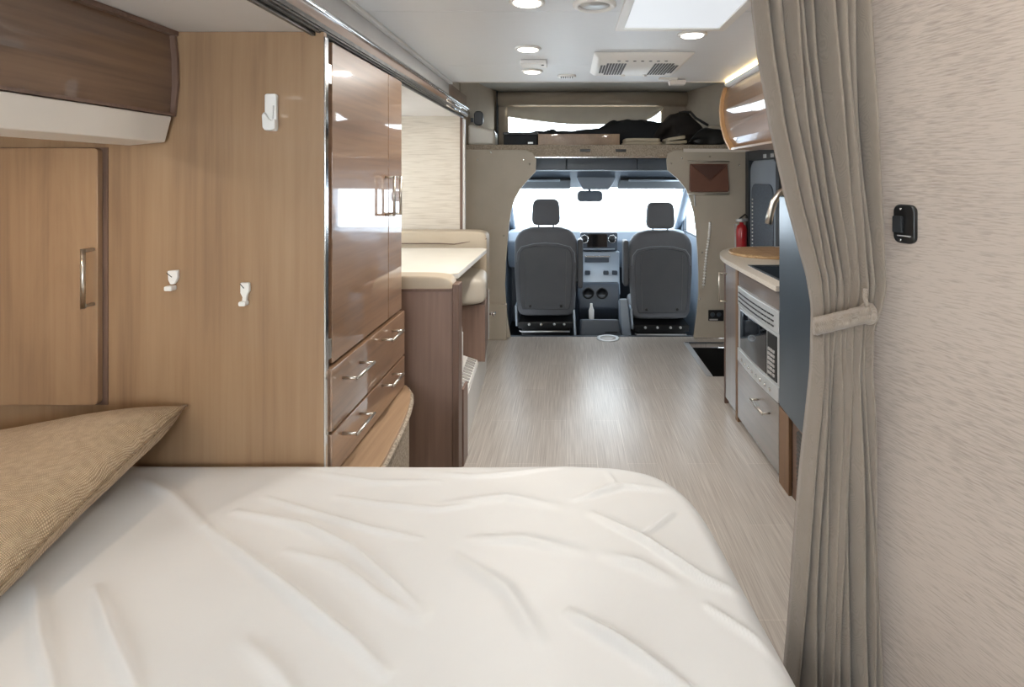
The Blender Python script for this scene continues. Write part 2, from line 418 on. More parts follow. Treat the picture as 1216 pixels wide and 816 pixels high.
# slide-out fascia along the ceiling
fa = struct('trim_4', MB().box(XF-.02, XF+.003, YB, 3.3, 1.866, FZ), 'grey_fascia')
struct('trim_5', MB().box(XF-.02, XF+.003, 3.3, 3.87, 1.866, FZ-.008), 'gloss_brown')
t = MB().box(XF, XF+.022, YB, 3.325, FZ-.016, FZ); struct('trim_6', t, 'white_trim', bevel=.004)
t = MB().tube([(XF+.012, YB, 1.874), (XF+.012, 3.88, 1.874)], .009, 12); struct('trim_7', t, 'chrome', smooth=True)
t = MB().box(XF-.01, XF+.010, YB, 3.87, 1.835, 1.866); struct('trim_8', t, 'gloss_brown')
t = MB()
for i in range(3): t.box(XF-.03+i*.016, XF-.020+i*.016, YB, 3.87, 1.806+i*.009, 1.819+i*.009)
t.box(XF-.04, XF+.006, YB, 3.86, 1.819, 1.835)
struct('trim_9', t, 'rail_dark')
t = MB().tube([(XF+.012, 3.2, 1.846), (XF+.012, 3.88, 1.846)], .012, 10).tube([(XF+.002, 3.25, 1.825), (XF+.002, 3.88, 1.825)], .010, 10); struct('trim_10', t, 'chrome', smooth=True)

# ---- over-cab bunk shell
ZB = 1.663
struct('wall_cap_left', MB().hexa([(-.94, 3.335, FZ-.01), (-.94, YP, FZ-.01), (-.97, YP, FZ-.01), (-.97, 3.335, FZ-.01)], [(-.94, 3.335, 2.32), (-.94, YP, 2.32), (-.97, YP, 2.32), (-.97, 3.335, 2.32)]), 'cap_fabric')
def cap_side(x0, x1, y1, s):
    m = MB(); N = 10
    def fn(u, v):
        y = YP-.02+(y1-YP+.02)*u
        x = x0+(x1-x0)*u
        z = ZB-.02+(2.34-ZB)*v
        return (x+s*.05*math.sin(PI*u)*0, y, z)
    return m.grid(fn, N, 6)
struct('wall_cab_over_left', cap_side(-.94, -.74, 5.62, -1), 'cap_fabric', solid=.02)
struct('wall_cab_over_right', cap_side(1.57, 1.215, 5.62, 1), 'cap_fabric', solid=.02)
struct('wall_cap_right', MB().box(1.56, 1.59, 3.335, YP, FZ-.01, 2.32), 'cap_fabric')
struct('ceiling_cab_over', MB().box(-.98, 1.6, 3.335, 5.64, 2.265, 2.30), 'cap_ceiling')
# front wall with the curved brow and the window hole
fw = MB(); wall_hole(fw, 'Y', 5.60, 5.64, -.80, 1.25, ZB-.05, 2.27, -.63, .98, 1.80, 2.12)
struct('wall_front', fw, 'cap_fabric')
t = MB().tube([(-.74, 5.58, 2.19), (.24, 5.58, 2.19), (1.22, 5.58, 2.19)], .075, 20); struct('trim_11', t, 'cap_fabric', smooth=True)
t = MB().box(-.735, -.725, 5.50, 5.6, ZB, 2.26); struct('trim_12', t, 'black_soft')
wf = MB(); N = 40
o1 = rr(-.665, 1.0, 1.77, 2.135, .08); o2 = rr(-.625, .96, 1.81, 2.10, .06)
n0 = len(o1)
for y in (5.575, 5.61):
    wf.v += [(p[0], y, p[1]) for p in o1]+[(p[0], y, p[1]) for p in o2]
for i in range(n0):
    j = (i+1) % n0
    wf.f += [(i, j, n0+j, n0+i), (2*n0+i, 3*n0+i, 3*n0+j, 2*n0+j), (i, 2*n0+i, 2*n0+j, j), (n0+i, n0+j, 3*n0+j, 3*n0+i)]
w3 = struct('window_3', wf, 'cap_fabric')
MB().box(-.63, .965, 5.60, 5.606, 1.805, 2.105).build('pane', 'glass', w3)
MB().box(-.02, -.012, 5.59, 5.60, 1.81, 2.10).build('mullion', 'black_soft', w3)
# gathered shade, deepest in the middle
sh = MB()
def shf(u, v):
    x = -.63+1.60*u
    drop = (.085+.08*math.sin(PI/2*min(1, u*1.9)))*(1-u**12)+.02
    z = 2.11-drop*v
    return (x, 5.555-.028*math.sin(PI*v)-.004*math.sin(u*60)*v, z)
sh.grid(shf, 60, 12)
so = sh.build('window_shade', 'shade', solid=.006, smooth=True); tag(so, 'beige fabric shade drooping over top of the front bunk window', 'shade')

# bunk deck with carpeted front edge
struct('floor_bunk', MB().box(-.92, 1.555, YP+.012, 5.6, 1.60, ZB-.002), 'carpet')
be = MB().box(-.93, 1.555, YP-.02, YP+.01, 1.560, ZB)
struct('trim_13', be, 'carpet', bevel=.006)
struct('trim_14', MB().box(-.50, 1.10, YP-.022, YP+.02, 1.548, 1.560), 'chrome', bevel=.002)
t = MB()
for px in (695, 737):
    p = U(px, 179, YP); t.box(p.x-.045, p.x+.045, YP-.026, YP-.018, p.z-.012, p.z+.012)
struct('trim_15', t, 'black_plastic', bevel=.003)

# partition boards, outlines measured on the photograph
def plate(name, pts, y0, y1, label):
    q = [U(a, b, YP) for a, b in pts]
    m = MB().prism([(p.x, p.z) for p in q], 'Y', y0, y1)
    return struct(name, m, 'plate', bevel=.003)
left = [(549, 178), (625, 178.5), (633, 182), (637, 190), (636.5, 204), (627, 214), (618, 225), (612, 236), (608, 248), (605.5, 265), (603.5, 284), (601.5, 310), (600.5, 338), (602, 365), (605, 388), (607, 399.5), (549, 399.5)]
right = [(887, 178), (800, 178.5), (793, 182), (790.5, 190), (791.5, 202), (803, 212), (812.6, 223), (818, 236), (822.5, 253), (825, 272), (826.7, 293), (828, 320), (828, 349), (826, 372), (822.5, 397), (822.5, 399.5), (887, 399.5)]
wl = plate('wall_partition_left', left, YP-.045, YP-.022, '')
wr = plate('wall_partition_right', right, YP-.045, YP-.022, '')
# splayed kick at the left foot, little screws
t = MB(); t.box(U(578, 0, YP).x, U(603, 0, YP).x, YP-.10, YP-.046, .001, .30); struct('trim_16', t, 'plate', bevel=.004)
t = MB()
for px, py in ((567, 190), (622, 190), (629, 195), (583, 181), (783+27, 188), (797, 194), (843, 186), (878, 196), (598, 280), (597, 363), (831, 355), (834, 300)):
    p = U(px, py, YP-.047); t.lathe([(.008, 0), (.007, -.004), (.002, -.005)], (p.x, YP-.045, p.z), 'Y', 12)
struct('trim_17', t, 'chrome', smooth=True)
t = MB().box(.985, 1.55, YP-.055, YP-.045, U(0, 181, YP).z, U(0, 177, YP).z); struct('trim_18', t, 'valance', bevel=.003)

# ================================================================== THE CAB
cabx0, cabx1 = -.66, 1.26
# side walls with door windows
for nm, a, b in (('wall_cab_left', cabx0-.05, cabx0), ('wall_cab_right', cabx1, cabx1+.05)):
    struct(nm, wall_hole(MB(), 'X', a, b, YP+.04, 6.36, -.3, 1.56, 5.0, 5.95, .78, 1.32), 'cab_grey')
for nm, a in (('window_4', cabx0-.03), ('window_5', cabx1+.02)):
    o = struct(nm, wall_hole(MB(), 'X', a-.01, a+.02, 4.98, 5.97, .76, 1.34, 5.02, 5.93, .80, 1.30), 'cab_dark')
    MB().box(a, a+.004, 5.0, 5.95, .78, 1.32).build('pane', 'glass', o)
struct('wall_cab_firewall', MB().box(cabx0, cabx1, 6.30, 6.34, -.3, .80), 'cab_dark')
struct('ceiling_cab', MB().hexa([(cabx0, YP+.03, 1.585), (cabx1, YP+.03, 1.585), (cabx1, 5.05, 1.535), (cabx0, 5.05, 1.535)], [(cabx0, YP+.03, 1.595), (cabx1, YP+.03, 1.595), (cabx1, 5.05, 1.595), (cabx0, 5.05, 1.595)]), 'cab_dark')
hd = MB().hexa([(cabx0, 5.02, 1.44), (cabx1, 5.02, 1.44), (cabx1, 5.52, 1.275), (cabx0, 5.52, 1.275)], [(cabx0, 5.02, 1.54), (cabx1, 5.02, 1.54), (cabx1, 5.52, 1.33), (cabx0, 5.52, 1.33)])
struct('ceiling_cab_front', hd, 'cab_dark')
# overhead shelf box across the cab, split in three lockers
hs = thing('overhead_cab_console', (.30, 4.95, 1.44), 'dark grey overhead storage console across the cab roof above the seats', 'console')
for a, b in ((-.36, -.02), (-.014, .62), (.626, .96)):
    MB().box(a, b, 4.90, 5.06, 1.450, 1.555).build('locker', 'cab_dark', hs, bevel=.006)
MB().box(-.38, .98, 4.90, 5.04, 1.438, 1.450).build('lower_lip', 'silver_cab', hs, bevel=.003)
cm = MB(); pts = [U(682, 204, 5.2), U(732, 204, 5.2), U(727, 216, 5.45), U(722, 225, 5.5), U(693, 225, 5.5), U(687, 216, 5.45)]
cm = MB().prism([(.055, 1.425), (.475, 1.425), (.44, 1.33), (.39, 1.262), (.14, 1.262), (.10, 1.33)], 'Y', 5.20, 5.30)
tag(cm.build('roof_console', 'cab_grey', bevel=.012), 'pale grey tapered roof console above the rear-view mirror in the cab', 'console')
def visor(x0, x1, label):
    o = thing('sun_visor', ((x0+x1)/2, 5.40, 1.28), label, 'visor', 'cab sun visors')
    MB().hexa([(x0, 5.20, 1.352), (x1, 5.20, 1.352), (x1, 5.50, 1.262), (x0, 5.50, 1.262)], [(x0, 5.20, 1.374), (x1, 5.20, 1.374), (x1, 5.50, 1.276), (x0, 5.50, 1.276)]).build('visor_board', 'black_soft', o, bevel=.006)
    MB().tube([(x0+.08, 5.18, 1.353), (x1-.10, 5.18, 1.353)], .010, 8).build('map_strap', 'silver_cab', o, smooth=True)
    return o
visor(-.60, .02, 'dark sun visor on left of the cab roof above the left seat')
visor(.50, 1.20, 'dark sun visor on right of the cab roof above the right seat')
mr = thing('rear_view_mirror', (.215, 5.45, 1.13), 'dark rear-view mirror hanging at the top of the windscreen', 'mirror')
MB().prism(rr(.09, .345, 1.135, 1.245, .035), 'Y', 5.44, 5.47).build('mirror_shell', 'cab_dark', mr, bevel=.006)
MB().tube([(.215, 5.47, 1.20), (.215, 5.50, 1.25), (.215, 5.50, 1.28)], .014, 8).build('stalk', 'cab_dark', mr, smooth=True)
# windscreen
ws = MB()
def wsf(u, v):
    x = cabx0+(cabx1-cabx0)*u; bow = .16*(1-(2*u-1)**2)
    return (x, 5.50+.64*v+bow, 1.31-.56*v)
ws.grid(wsf, 24, 8)
wso = struct('window_6', ws, 'glass', solid=.006, smooth=True)
t = MB()
t.tube([(cabx0+.02, 5.49, 1.32), (cabx0+.02, 6.16, .76)], .045, 10).tube([(cabx1-.02, 5.49, 1.32), (cabx1-.02, 6.16, .76)], .045, 10)
struct('trim_19', t, 'cab_grey', smooth=True)
t = MB()
for s in (0, 1):
    x = cabx0+.015 if s == 0 else cabx1-.015
    t.box(x-.015, x+.015, 4.94, 5.02, .75, 1.5)
struct('trim_20', t, 'silver_cab', bevel=.01)
# dashboard
da = thing('dashboard', (.30, 6.0, -.3), 'blue-grey dashboard under the windscreen with central screen and round vents', 'dashboard')
MB().prism([(5.72, .70), (5.80, .80), (6.28, .80), (6.28, .45), (5.85, .40), (5.75, .52)], 'X', cabx0+.01, cabx1-.01).build('dash_top', 'cab_grey', da, bevel=.02)
sx0, sx1 = U(689, 0, 5.6).x, U(733, 0, 5.6).x
MB().prism(rr(sx0, sx1, .620, .812, .02), 'Y', 5.56, 5.72).build('screen_housing', 'cab_dark', da, bevel=.008)
MB().prism(rr(sx0+.07, sx1-.11, .66, .795, .008), 'Y', 5.550, 5.562).build('screen', 'oven_glass', da)
MB().box(sx0+.03, sx1-.03, 5.548, 5.56, .635, .647).build('button_row', 'silver_cab', da, bevel=.003)
for px in (694, 727):
    p = U(px, 284, 5.55)
    v = MB(); 
    prof = [(.030, 0), (.046, -.012), (.050, 0), (.046, .012), (.030, 0)]
    v.lathe([(.034, .0), (.036, -.010), (.042, -.010), (.044, .0)], (p.x, 5.556, p.z), 'Y', 24)
    vo = v.build('round_vent', 'chrome', da, smooth=True)
    MB().lathe([(.033, 0), (.033, -.008), (.012, -.016)], (p.x, 5.554, p.z), 'Y', 20).build('vent_core', 'black_plastic', vo, smooth=True)
cs = MB().prism([(5.60, .61), (5.60, .45), (5.56, .30), (5.50, .18), (5.75, .12), (5.80, .6)], 'X', .14, .53)
cs.build('centre_stack', 'silver_cab', da, bevel=.012)
MB().box(.17, .42, 5.575, 5.60, .50, .545).build('slot', 'cab_dark', da, bevel=.006)
MB().box(.165, .43, 5.565, 5.60, .555, .57).build('chrome_bar', 'chrome', da, bevel=.004)
for x in (.17, .36, .45): MB().prism(rr(x, x+.055, .375, .415, .01), 'Y', 5.555, 5.60).build('switch', 'cab_dark', da, bevel=.003)
MB().prism([(5.52, .30), (5.46, .18), (5.45, .05), (5.72, -.29), (5.95, -.29), (5.9, .30)], 'X', .10, .52).build('lower_console', 'cab_dark', da, bevel=.02)
for x in (.20, .34): MB().lathe([(.055, 0), (.06, -.03), (.045, -.035), (.04, -.01)], (x, 5.475, .21), 'Y', 20).build('cup_holder', 'black_plastic', da, smooth=True)
bt = MB().lathe([(.022, 0), (.026, .02), (.026, .10), (.012, .14), (.012, .165)], (.225, 5.28, -.02), 'Z', 16)
tb = tag(bt.build('water_bottle', 'white_plastic', smooth=True), 'small white bottle standing on the box between the front seats', 'bottle')
# box between the seats
bx = thing('floor_locker', (.36, 5.0, -.3), 'low dark grey box on the cab floor between the front seats', 'box')
MB().hexa([(.09, 4.80, -.29), (.50, 4.80, -.29), (.50, 5.36, -.29), (.09, 5.36, -.29)], [(.11, 4.86, .10), (.46, 4.86, .10), (.44, 5.36, -.03), (.11, 5.36, -.03)]).build('box_body', 'cab_dark', bx, bevel=.02)
t = MB()
for i in range(6): t.box(.33, .44, 4.818+i*.008, 4.83+i*.008, -.10+i*.028, -.09+i*.028)
t.build('vent_ribs', 'black_plastic', bx)
MB().hexa([(.06, 4.78, -.29), (.085, 4.78, -.29), (.085, 5.2, -.29), (.06, 5.2, -.29)], [(.04, 4.86, .19), (.06, 4.86, .19), (.06, 5.1, .12), (.04, 5.1, .12)]).build('side_cheek', 'silver_cab', bx, bevel=.008)
MB().hexa([(.50, 4.95, -.29), (.60, 4.95, -.29), (.58, 5.3, -.29), (.50, 5.3, -.29)], [(.47, 4.98, .26), (.55, 4.98, .26), (.54, 5.2, .20), (.48, 5.2, .20)]).build('handbrake_shroud', 'silver_cab', bx, bevel=.015)

# front seats: one built, one copied
def make_seat(cx, label):
    Y0 = 4.93
    r = thing('cab_seat', (cx, 5.1, -.3), label, 'seat', 'front cab seats')
    prof = []
    hw = .29
    def outline(z):           # half-width by height
        t = (z-.12)/.80
        if t > .80: return hw*(1-.30*((t-.80)/.20)**2.0)
        return hw*(.91+.09*min(1, t/.5))
    b = MB()
    def fn(u, v):
        z = .12+.80*v
        h = outline(z)
        a = 2*PI*u
        cx_, sy_ = math.cos(a), math.sin(a)
        ex = math.copysign(abs(cx_)**.45, cx_); ey = math.copysign(abs(sy_)**.6, sy_)
        sc_ = 1.0
        if v > .93: sc_ = math.sqrt(max(0, 1-((v-.93)/.07)**2))*.35+.65
        if v < .05: sc_ = .9+.1*v/.05
        yy = Y0+.075+ey*.075*sc_+.10*(v-.3)*0
        return (cx+ex*h*sc_, yy, z)
    n0 = len(b.v)
    b.grid(fn, 49, 34)
    nv = 34
    top = [n0+i*nv+nv-1 for i in range(48)]; bot = [n0+i*nv for i in range(48)]
    b.f.append(tuple(top)); b.f.append(tuple(reversed(bot)))
    bk = b.build('backrest', 'seat', r, smooth=True, weld=True)
    # rear shell panel
    q = [(-.215, .17), (.215, .17), (.235, .25), (.25, .60), (.235, .70), (.20, .735), (.10, .755), (0, .76), (-.10, .755), (-.20, .735), (-.235, .70), (-.25, .60), (-.235, .25)]
    MB().prism([(cx+x, z) for x, z in q], 'Y', Y0-.016, Y0+.01).build('rear_shell', 'seat_shell', r, bevel=.012)
    pp = [(-.27, .60), (-.262, .69), (-.225, .745), (-.11, .775), (0, .782), (.11, .775), (.225, .745), (.262, .69), (.27, .60)]
    MB().tube([(cx+x, Y0-.004+.02*abs(x/.25)**3, z) for x, z in pp], .0045, 8).build('piping', 'seat_piping', r, smooth=True)
    for s in (-1, 1): MB().tube([(cx+s*.18, Y0-.017, .20), (cx+s*.19, Y0-.017, .70)], .003, 6).build('shell_seam', 'seat', r)
    for s in (-1, 1): MB().lathe([(.014, 0), (.012, -.006), (.003, -.007)], (cx+s*.14, Y0-.017, .205), 'Y', 12).build('clip', 'black_plastic', r, smooth=True)
    for s in (-1, 1): MB().tube([(cx+s*.068, Y0+.075, .90), (cx+s*.068, Y0+.07, 1.0)], .008, 8).build('headrest_post', 'chrome', r, smooth=True)
    h = MB()
    cushion(h, cx-.13, cx+.13, Y0+.02, Y0+.13, .935, 1.18, .35); h.v = [(cx+(x-cx)*(1.02-.45*max(0, z-.98)), y, z) for x, y, z in h.v]
    h.build('headrest', 'seat', r, smooth=True, weld=True)
    h = MB(); cushion(h, cx-.26, cx+.26, Y0+.15, Y0+.62, .06, .24, .3); h.build('seat_cushion', 'seat', r, smooth=True, weld=True)
    # mechanism
    m = MB(); m.box(cx-.25, cx+.25, Y0-.01, Y0+.5, .00, .06).box(cx-.22, cx+.22, Y0+.02, Y0+.5, -.10, 0)
    m.box(cx-.25, cx-.20, Y0-.03, Y0+.5, -.18, -.12).box(cx+.20, cx+.25, Y0-.03, Y0+.5, -.18, -.12)
    m.build('slide_frame', 'black_plastic', r, bevel=.006)
    MB().tube([(cx-.22, Y0-.035, -.02), (cx+.22, Y0-.035, -.02)], .008, 8).tube([(cx-.22, Y0-.035, -.02), (cx-.24, Y0+.0, -.02)], .006, 8).build('release_bar', 'steel', r, smooth=True)
    MB().box(cx-.21, cx+.21, Y0-.0, Y0+.48, -.30, -.12).build('seat_base', 'black_soft', r, bevel=.01)
    for x in (-.15, -.04, .08, .17): MB().lathe([(.012, 0), (.012, -.01), (.004, -.012)], (cx+x, Y0-.01, .04), 'Y', 10).build('bolt', 'steel', r, smooth=True)
    MB().hexa([(cx-.275, Y0+.0, .02), (cx-.255, Y0+.0, .02), (cx-.255, Y0+.2, -.02), (cx-.275, Y0+.2, -.02)], [(cx-.285, Y0+.02, .20), (cx-.262, Y0+.02, .20), (cx-.262, Y0+.2, .20), (cx-.285, Y0+.2, .20)]).build('hinge_cover', 'silver_cab', r, bevel=.006)
    return r
s1 = make_seat(-.208, 'charcoal front seat on the left of the cab, nearer the dinette')
s2 = copy_tree(s1); s2.location.x = .852; s2.location.z = -.33; s2['label'] = 'charcoal front seat on the right of the cab, nearer the entry door'
def armrest(x, z0, z1, seat, lab):
    m = MB(); m.prism(rr(0, .052, z0, z1, .02), 'Y', 4.96, 5.10)
    m.v = [(a+x, b, c_) for a, b, c_ in m.v]
    o = m.build('armrest', 'seat_shell', None, bevel=.012)
    return o
def add_arm(x, z0, z1, root):
    loc = Vector(root.location)
    m = MB(); m.prism(rr(x, x+.05, z0, z1, .022), 'Y', 4.95, 5.09)
    m.v = [(a-loc.x, b-loc.y, c_-loc.z) for a, b, c_ in m.v]
    me = bpy.data.meshes.new('armrest'); me.from_pydata(m.v, [], m.f); me.materials.append(M['seat_shell'])
    o = bpy.data.objects.new('armrest', me); col.objects.link(o); o.parent = root
    md = o.modifiers.new('bevel', 'BEVEL'); md.width = .012; md.segments = 3; md.limit_method = 'ANGLE'
    m2 = MB(); m2.tube([(x-.02-loc.x if x < .3 else x+.09-loc.x, 5.02-loc.y, z0+.05-loc.z), (x+.025-loc.x, 5.02-loc.y, z0+.05-loc.z)], .014, 10)
    me = bpy.data.meshes.new('armrest_pivot'); me.from_pydata(m2.v, [], m2.f); me.materials.append(M['black_plastic'])
    o2 = bpy.data.objects.new('armrest_pivot', me); col.objects.link(o2); o2.parent = root
add_arm(.085, .36, .81, s1)
add_arm(.505, .38, .80, s2)
tag(s2, group='front cab seats')

# ================================================================== BED
BT = .544
TL = Vector((-1.84, 1.602))
def bed_outline(off=0.0, n=420):
    pts = [(-1.85+off, -.60), (.50-off, -.60), (.475-off, 0), (.430-off, .50), (.396-off, .889), (.372-off, 1.12), (.356-off, 1.30), (.340-off*.9, 1.41), (.305-off*.8, 1.50-off*.5), (.245-off*.6, 1.56-off*.8), (.16, 1.59-off), (0, 1.602-off), (-.7, 1.602-off), (-1.85+off, 1.602-off)]
    L = [0]
    for i in range(len(pts)):
        a, b = Vector(pts[i]), Vector(pts[(i+1) % len(pts)]); L.append(L[-1]+(b-a).length)
    out = []
    for k in range(n):
        d = L[-1]*k/n
        for i in range(len(pts)):
            if L[i] <= d < L[i+1]:
                a, b = Vector(pts[i]), Vector(pts[(i+1) % len(pts)]); q = a.lerp(b, (d-L[i])/(L[i+1]-L[i])); break
        out.append(q)
    for _ in range(int(6*(n/420)**2)+1):
        out = [(out[i-1]+out[i]*2+out[(i+1) % n])/4 for i in range(n)]
    return out
wr_px = [
 ([(314, 591), (393, 617), (440, 630), (500, 641)], .010, .0075),
 ([(280, 608), (362, 626), (415, 652), (460, 690), (505, 730)], .014, .010),
 ([(244, 626), (305, 674), (371, 726), (420, 765), (458, 800)], .015, .013),
 ([(340, 655), (400, 672), (450, 710), (500, 738)], .014, .008),
 ([(113, 700), (131, 757), (166, 830)], .016, .012),
 ([(41, 690), (48, 765), (65, 830)], .018, .012),
 ([(170, 570), (205, 590), (244, 626)], .02, .008),
 ([(703, 610), (767, 642), (831, 685), (895, 711)], .012, .010),
 ([(676, 727), (740, 765), (820, 822)], .014, .011),
 ([(682, 594), (740, 578), (800, 583)], .013, .008),
 ([(762, 636), (785, 622), (799, 610)], .010, .006),
 ([(720, 660), (760, 670), (800, 690)], .018, .008),
 ([(500, 560), (560, 566), (620, 560), (680, 553)], .012, .006),
 ([(520, 600), (600, 590), (660, 600)], .02, .006),
 ([(360, 560), (440, 575), (520, 572)], .013, .006),
 ([(400, 592), (450, 600), (520, 606), (560, 600)], .01, .006),
 ([(540, 660), (600, 700), (640, 760)], .02, .007),
 ([(840, 720), (900, 760), (940, 800)], .010, .008),
 ([(560, 640), (620, 640), (690, 655)], .02, .006),
 ([(290, 760), (330, 800), (360, 840)], .018, .008),
 ([(720, 560), (730, 575), (700, 590)], .01, .005),
]
wr_seg = []
for P, wd_, ht in wr_px:
    q = [G(a, b, BT) for a, b in P]
    tot = len(q)-1
    for i in range(tot): wr_seg.append((q[i].x, q[i].y, q[i+1].x, q[i+1].y, wd_*.72, ht, i/tot, (i+1)/tot))
from mathutils import noise as mn
def wrinkle(x, y):
    h = 0; best = {}
    for (x0, y0, x1, y1, wd_, ht, t0, t1) in wr_seg:
        if x < min(x0, x1)-.08 or x > max(x0, x1)+.08 or y < min(y0, y1)-.08 or y > max(y0, y1)+.08: continue
        dx, dy = x1-x0, y1-y0; l2 = dx*dx+dy*dy
        t = max(0, min(1, ((x-x0)*dx+(y-y0)*dy)/l2))
        d = math.hypot(x-x0-t*dx, y-y0-t*dy)
        g = t0+(t1-t0)*t
        amp = ht*math.sin(PI*min(1, max(0, g*.86+.07)))**.8
        k = (wd_, ht)
        val = amp*(math.exp(-(d/wd_)**2))
        best[k] = max(best.get(k, 0), val)
    h = sum(best.values())
    a = mn.noise(Vector((x*2.1+3, y*2.6, 1.3)))*.008+mn.noise(Vector(((x+y)*6, (x-y)*2.2, 4.3)))*.0035+mn.noise(Vector(((x+y*.8)*14, (x-y)*5, 9.3)))*.0012
    return h*1.4+a*.5
OUT = bed_outline(0.0, 1150); NO = len(OUT); cen = Vector((-.55, .55)); NR = 165; R = .05
sh = MB()
sh.v.append((cen.x, cen.y, BT+wrinkle(cen.x, cen.y)))
for i in range(1, NR+1):
    t = i/NR
    for p in OUT:
        q = cen+(p-cen)*t; d = (p-q).length*.9
        z = BT-(R-math.sqrt(max(0, R*R-(R-d)**2)) if d < R else 0)
        fade = min(1, d/.10)*.8+.2
        sh.v.append((q.x, q.y, z+wrinkle(q.x, q.y)*fade))
for k in range(1, 8):
    for i, p in enumerate(OUT):
        off = .004*math.sin(i*.9)*k/7
        sh.v.append((p.x+off*0-(.004*k/7 if p.x > 0 else 0), p.y-.002*k, BT-R-.27*k/7))
for j in range(NO): sh.f.append((0, 1+j, 1+(j+1) % NO))
for i in range(NR+6):
    for j in range(NO):
        a = 1+i*NO+j; b = 1+i*NO+(j+1) % NO
        sh.f.append((a, a+NO, b+NO, b))
tag(sh.build('bed_sheet', 'sheet', smooth=True), 'rumpled white fitted sheet stretched over the whole bed', 'sheet')
bd = thing('bed', (-.6, .5, 0), 'low bed with a rounded foot corner under a white sheet', 'bed')
oo = bed_outline(.02, 160)
MB().prism([(p.x, p.y) for p in oo], 'Z', .20, BT-.062).build('mattress', 'mattress', bd)
oo = bed_outline(.06, 160)
MB().prism([(p.x, p.y) for p in oo], 'Z', 0.0, .198).build('bed_base', 'base_dark', bd)

# ================================================================== PILLOW
pc = [Vector((-1.83, .92, .63)), Vector((-1.055, .94, .605)), Vector((-1.125, 1.585, .712)), Vector((-1.80, 1.56, .575))]
def pil(sign):
    def fn(u, v):
        a = 2*u-1; b = 2*v-1
        pa_ = 1-.035*(1-b*b); pb_ = 1-.035*(1-a*a)
        uu = .5+.5*a*pa_; vv = .5+.5*b*pb_
        base = pc[0].lerp(pc[1], uu).lerp(pc[3].lerp(pc[2], uu), vv)
        h = max(0, (1-a**4)*(1-b**4))**(.55 if sign > 0 else .32)
        tk = .085 if sign > 0 else .075
        z = base.z+sign*tk*h
        z += mn.noise(Vector((a*2.5, b*2.5, sign)))*.008*h
        if sign < 0: z = max(z, BT+.012)
        return (base.x+.006*mn.noise(Vector((a*4, b*4, 2)))*h, base.y, z)
    return fn
pw = thing('pillow', (-1.46, 1.27, .55), 'tan coarse-woven throw pillow lying on the bed against the oak panel', 'pillow')
m = MB(); m.grid(pil(1), 60, 60); m.grid(pil(-1), 60, 60); m.build('pillow_cover', 'pillow', pw, smooth=True, weld=True)
edge = [pil(1)(i/40, 0) for i in range(41)]+[pil(1)(1, i/40) for i in range(1, 41)]+[pil(1)(1-i/40, 1) for i in range(1, 41)]+[pil(1)(0, 1-i/40) for i in range(1, 40)]
MB().tube(edge+[edge[0]], .004, 6).build('seam', 'pillow_seam', pw, smooth=True)

# ================================================================== WARDROBE
WX = -.724; WY0, WY1 = 1.608, 2.345
wb = thing('wardrobe', (-1.28, 1.98, 0), 'floor-to-ceiling oak wardrobe with glossy brown doors and a plain side panel facing the bed', 'wardrobe')
MB().box(XL+.005, WX-.006, WY0, WY0+.018, .0, 1.8185).build('side_panel', 'oak', wb)
MB().box(XL+.005, WX-.03, WY0+.019, WY1-.003, .0, 1.803).build('carcass', 'walnut', wb)
MB().box(WX-.006, WX, WY0-.001, WY0+.020, .0, 1.805).build('edge_strip', 'chrome', wb, bevel=.002)
MB().box(WX-.035, WX-.020, WY0+.020, WY0+.045, .0, 1.803).build('stile', 'walnut_edge', wb)
def loop_handle(parent, axis, a, b, fixed, out, z, r=.005, name='handle'):
    # D-shaped bar handle: posts at a and b along axis, standing out from fixed to out
    if axis == 'Y': P = [(fixed, a, z), (out, a, z), (out, b, z), (fixed, b, z)]
    elif axis == 'Z': P = [(fixed, z, a), (out, z, a), (out, z, b), (fixed, z, b)]
    elif axis == 'ZY': P = [(z, fixed, a), (z, out, a), (z, out, b), (z, fixed, b)]
    m = MB()
    m.tube([P[0], P[1]], r, 8); m.tube([Vector(P[1])+(Vector(P[1])-Vector(P[2])).normalized()*r, Vector(P[2])+(Vector(P[2])-Vector(P[1])).normalized()*r], r*1.15, 8); m.tube([P[2], P[3]], r, 8)
    return m.build(name, 'brushed', parent, smooth=True)
dY0 = WY0+.05
for a, b, hy in ((dY0, 2.172, 2.135), (2.178, WY1, 2.215)):
    d = MB().box(WX-.022, WX-.002, a, b, .812, 1.80).build('upper_door', 'gloss_brown', wb, bevel=.002)
    loop_handle(d, 'Z', 1.235, 1.385, WX-.002, WX+.034, hy)
for z0, z1, hz in ((.612, .802, .748), (.474, .604, .572)):
    d = MB().box(WX-.022, WX+.008, WY0+.025, WY1+.012, z0, z1).build('drawer', 'gloss_brown', wb, bevel=.003)
    loop_handle(d, 'Y', 1.71, 1.85, WX+.008, WX+.056, hz)
    loop_handle(d, 'Y', 2.07, 2.19, WX+.008, WX+.052, hz+.012)
for z in (1.70, .86): MB().box(WX-.016, WX-.003, WY0+.024, WY0+.048, z-.03, z+.03).build('hinge', 'brushed', wb, bevel=.002)
# side door in the panel facing the bed
rx = U(128, 0, WY0).x
zt, zb = U(0, 176, WY0).z, U(0, 478, WY0).z
MB().box(XL+.03, rx+.002, WY0-.003, WY0+.001, zb-.006, zt+.002).build('door_reveal', 'walnut_edge', wb)
sd = MB().prism(rr(XL+.05, rx-.012, zb, zt, .014), 'Y', WY0-.021, WY0-.003).build('side_door', 'oak_door', wb, bevel=.002)
hp = U(104, 0, WY0-.04)
loop_handle(sd, 'ZY', U(0, 359, WY0).z, U(0, 295, WY0).z, WY0-.021, WY0-.055, hp.x, r=.0055)
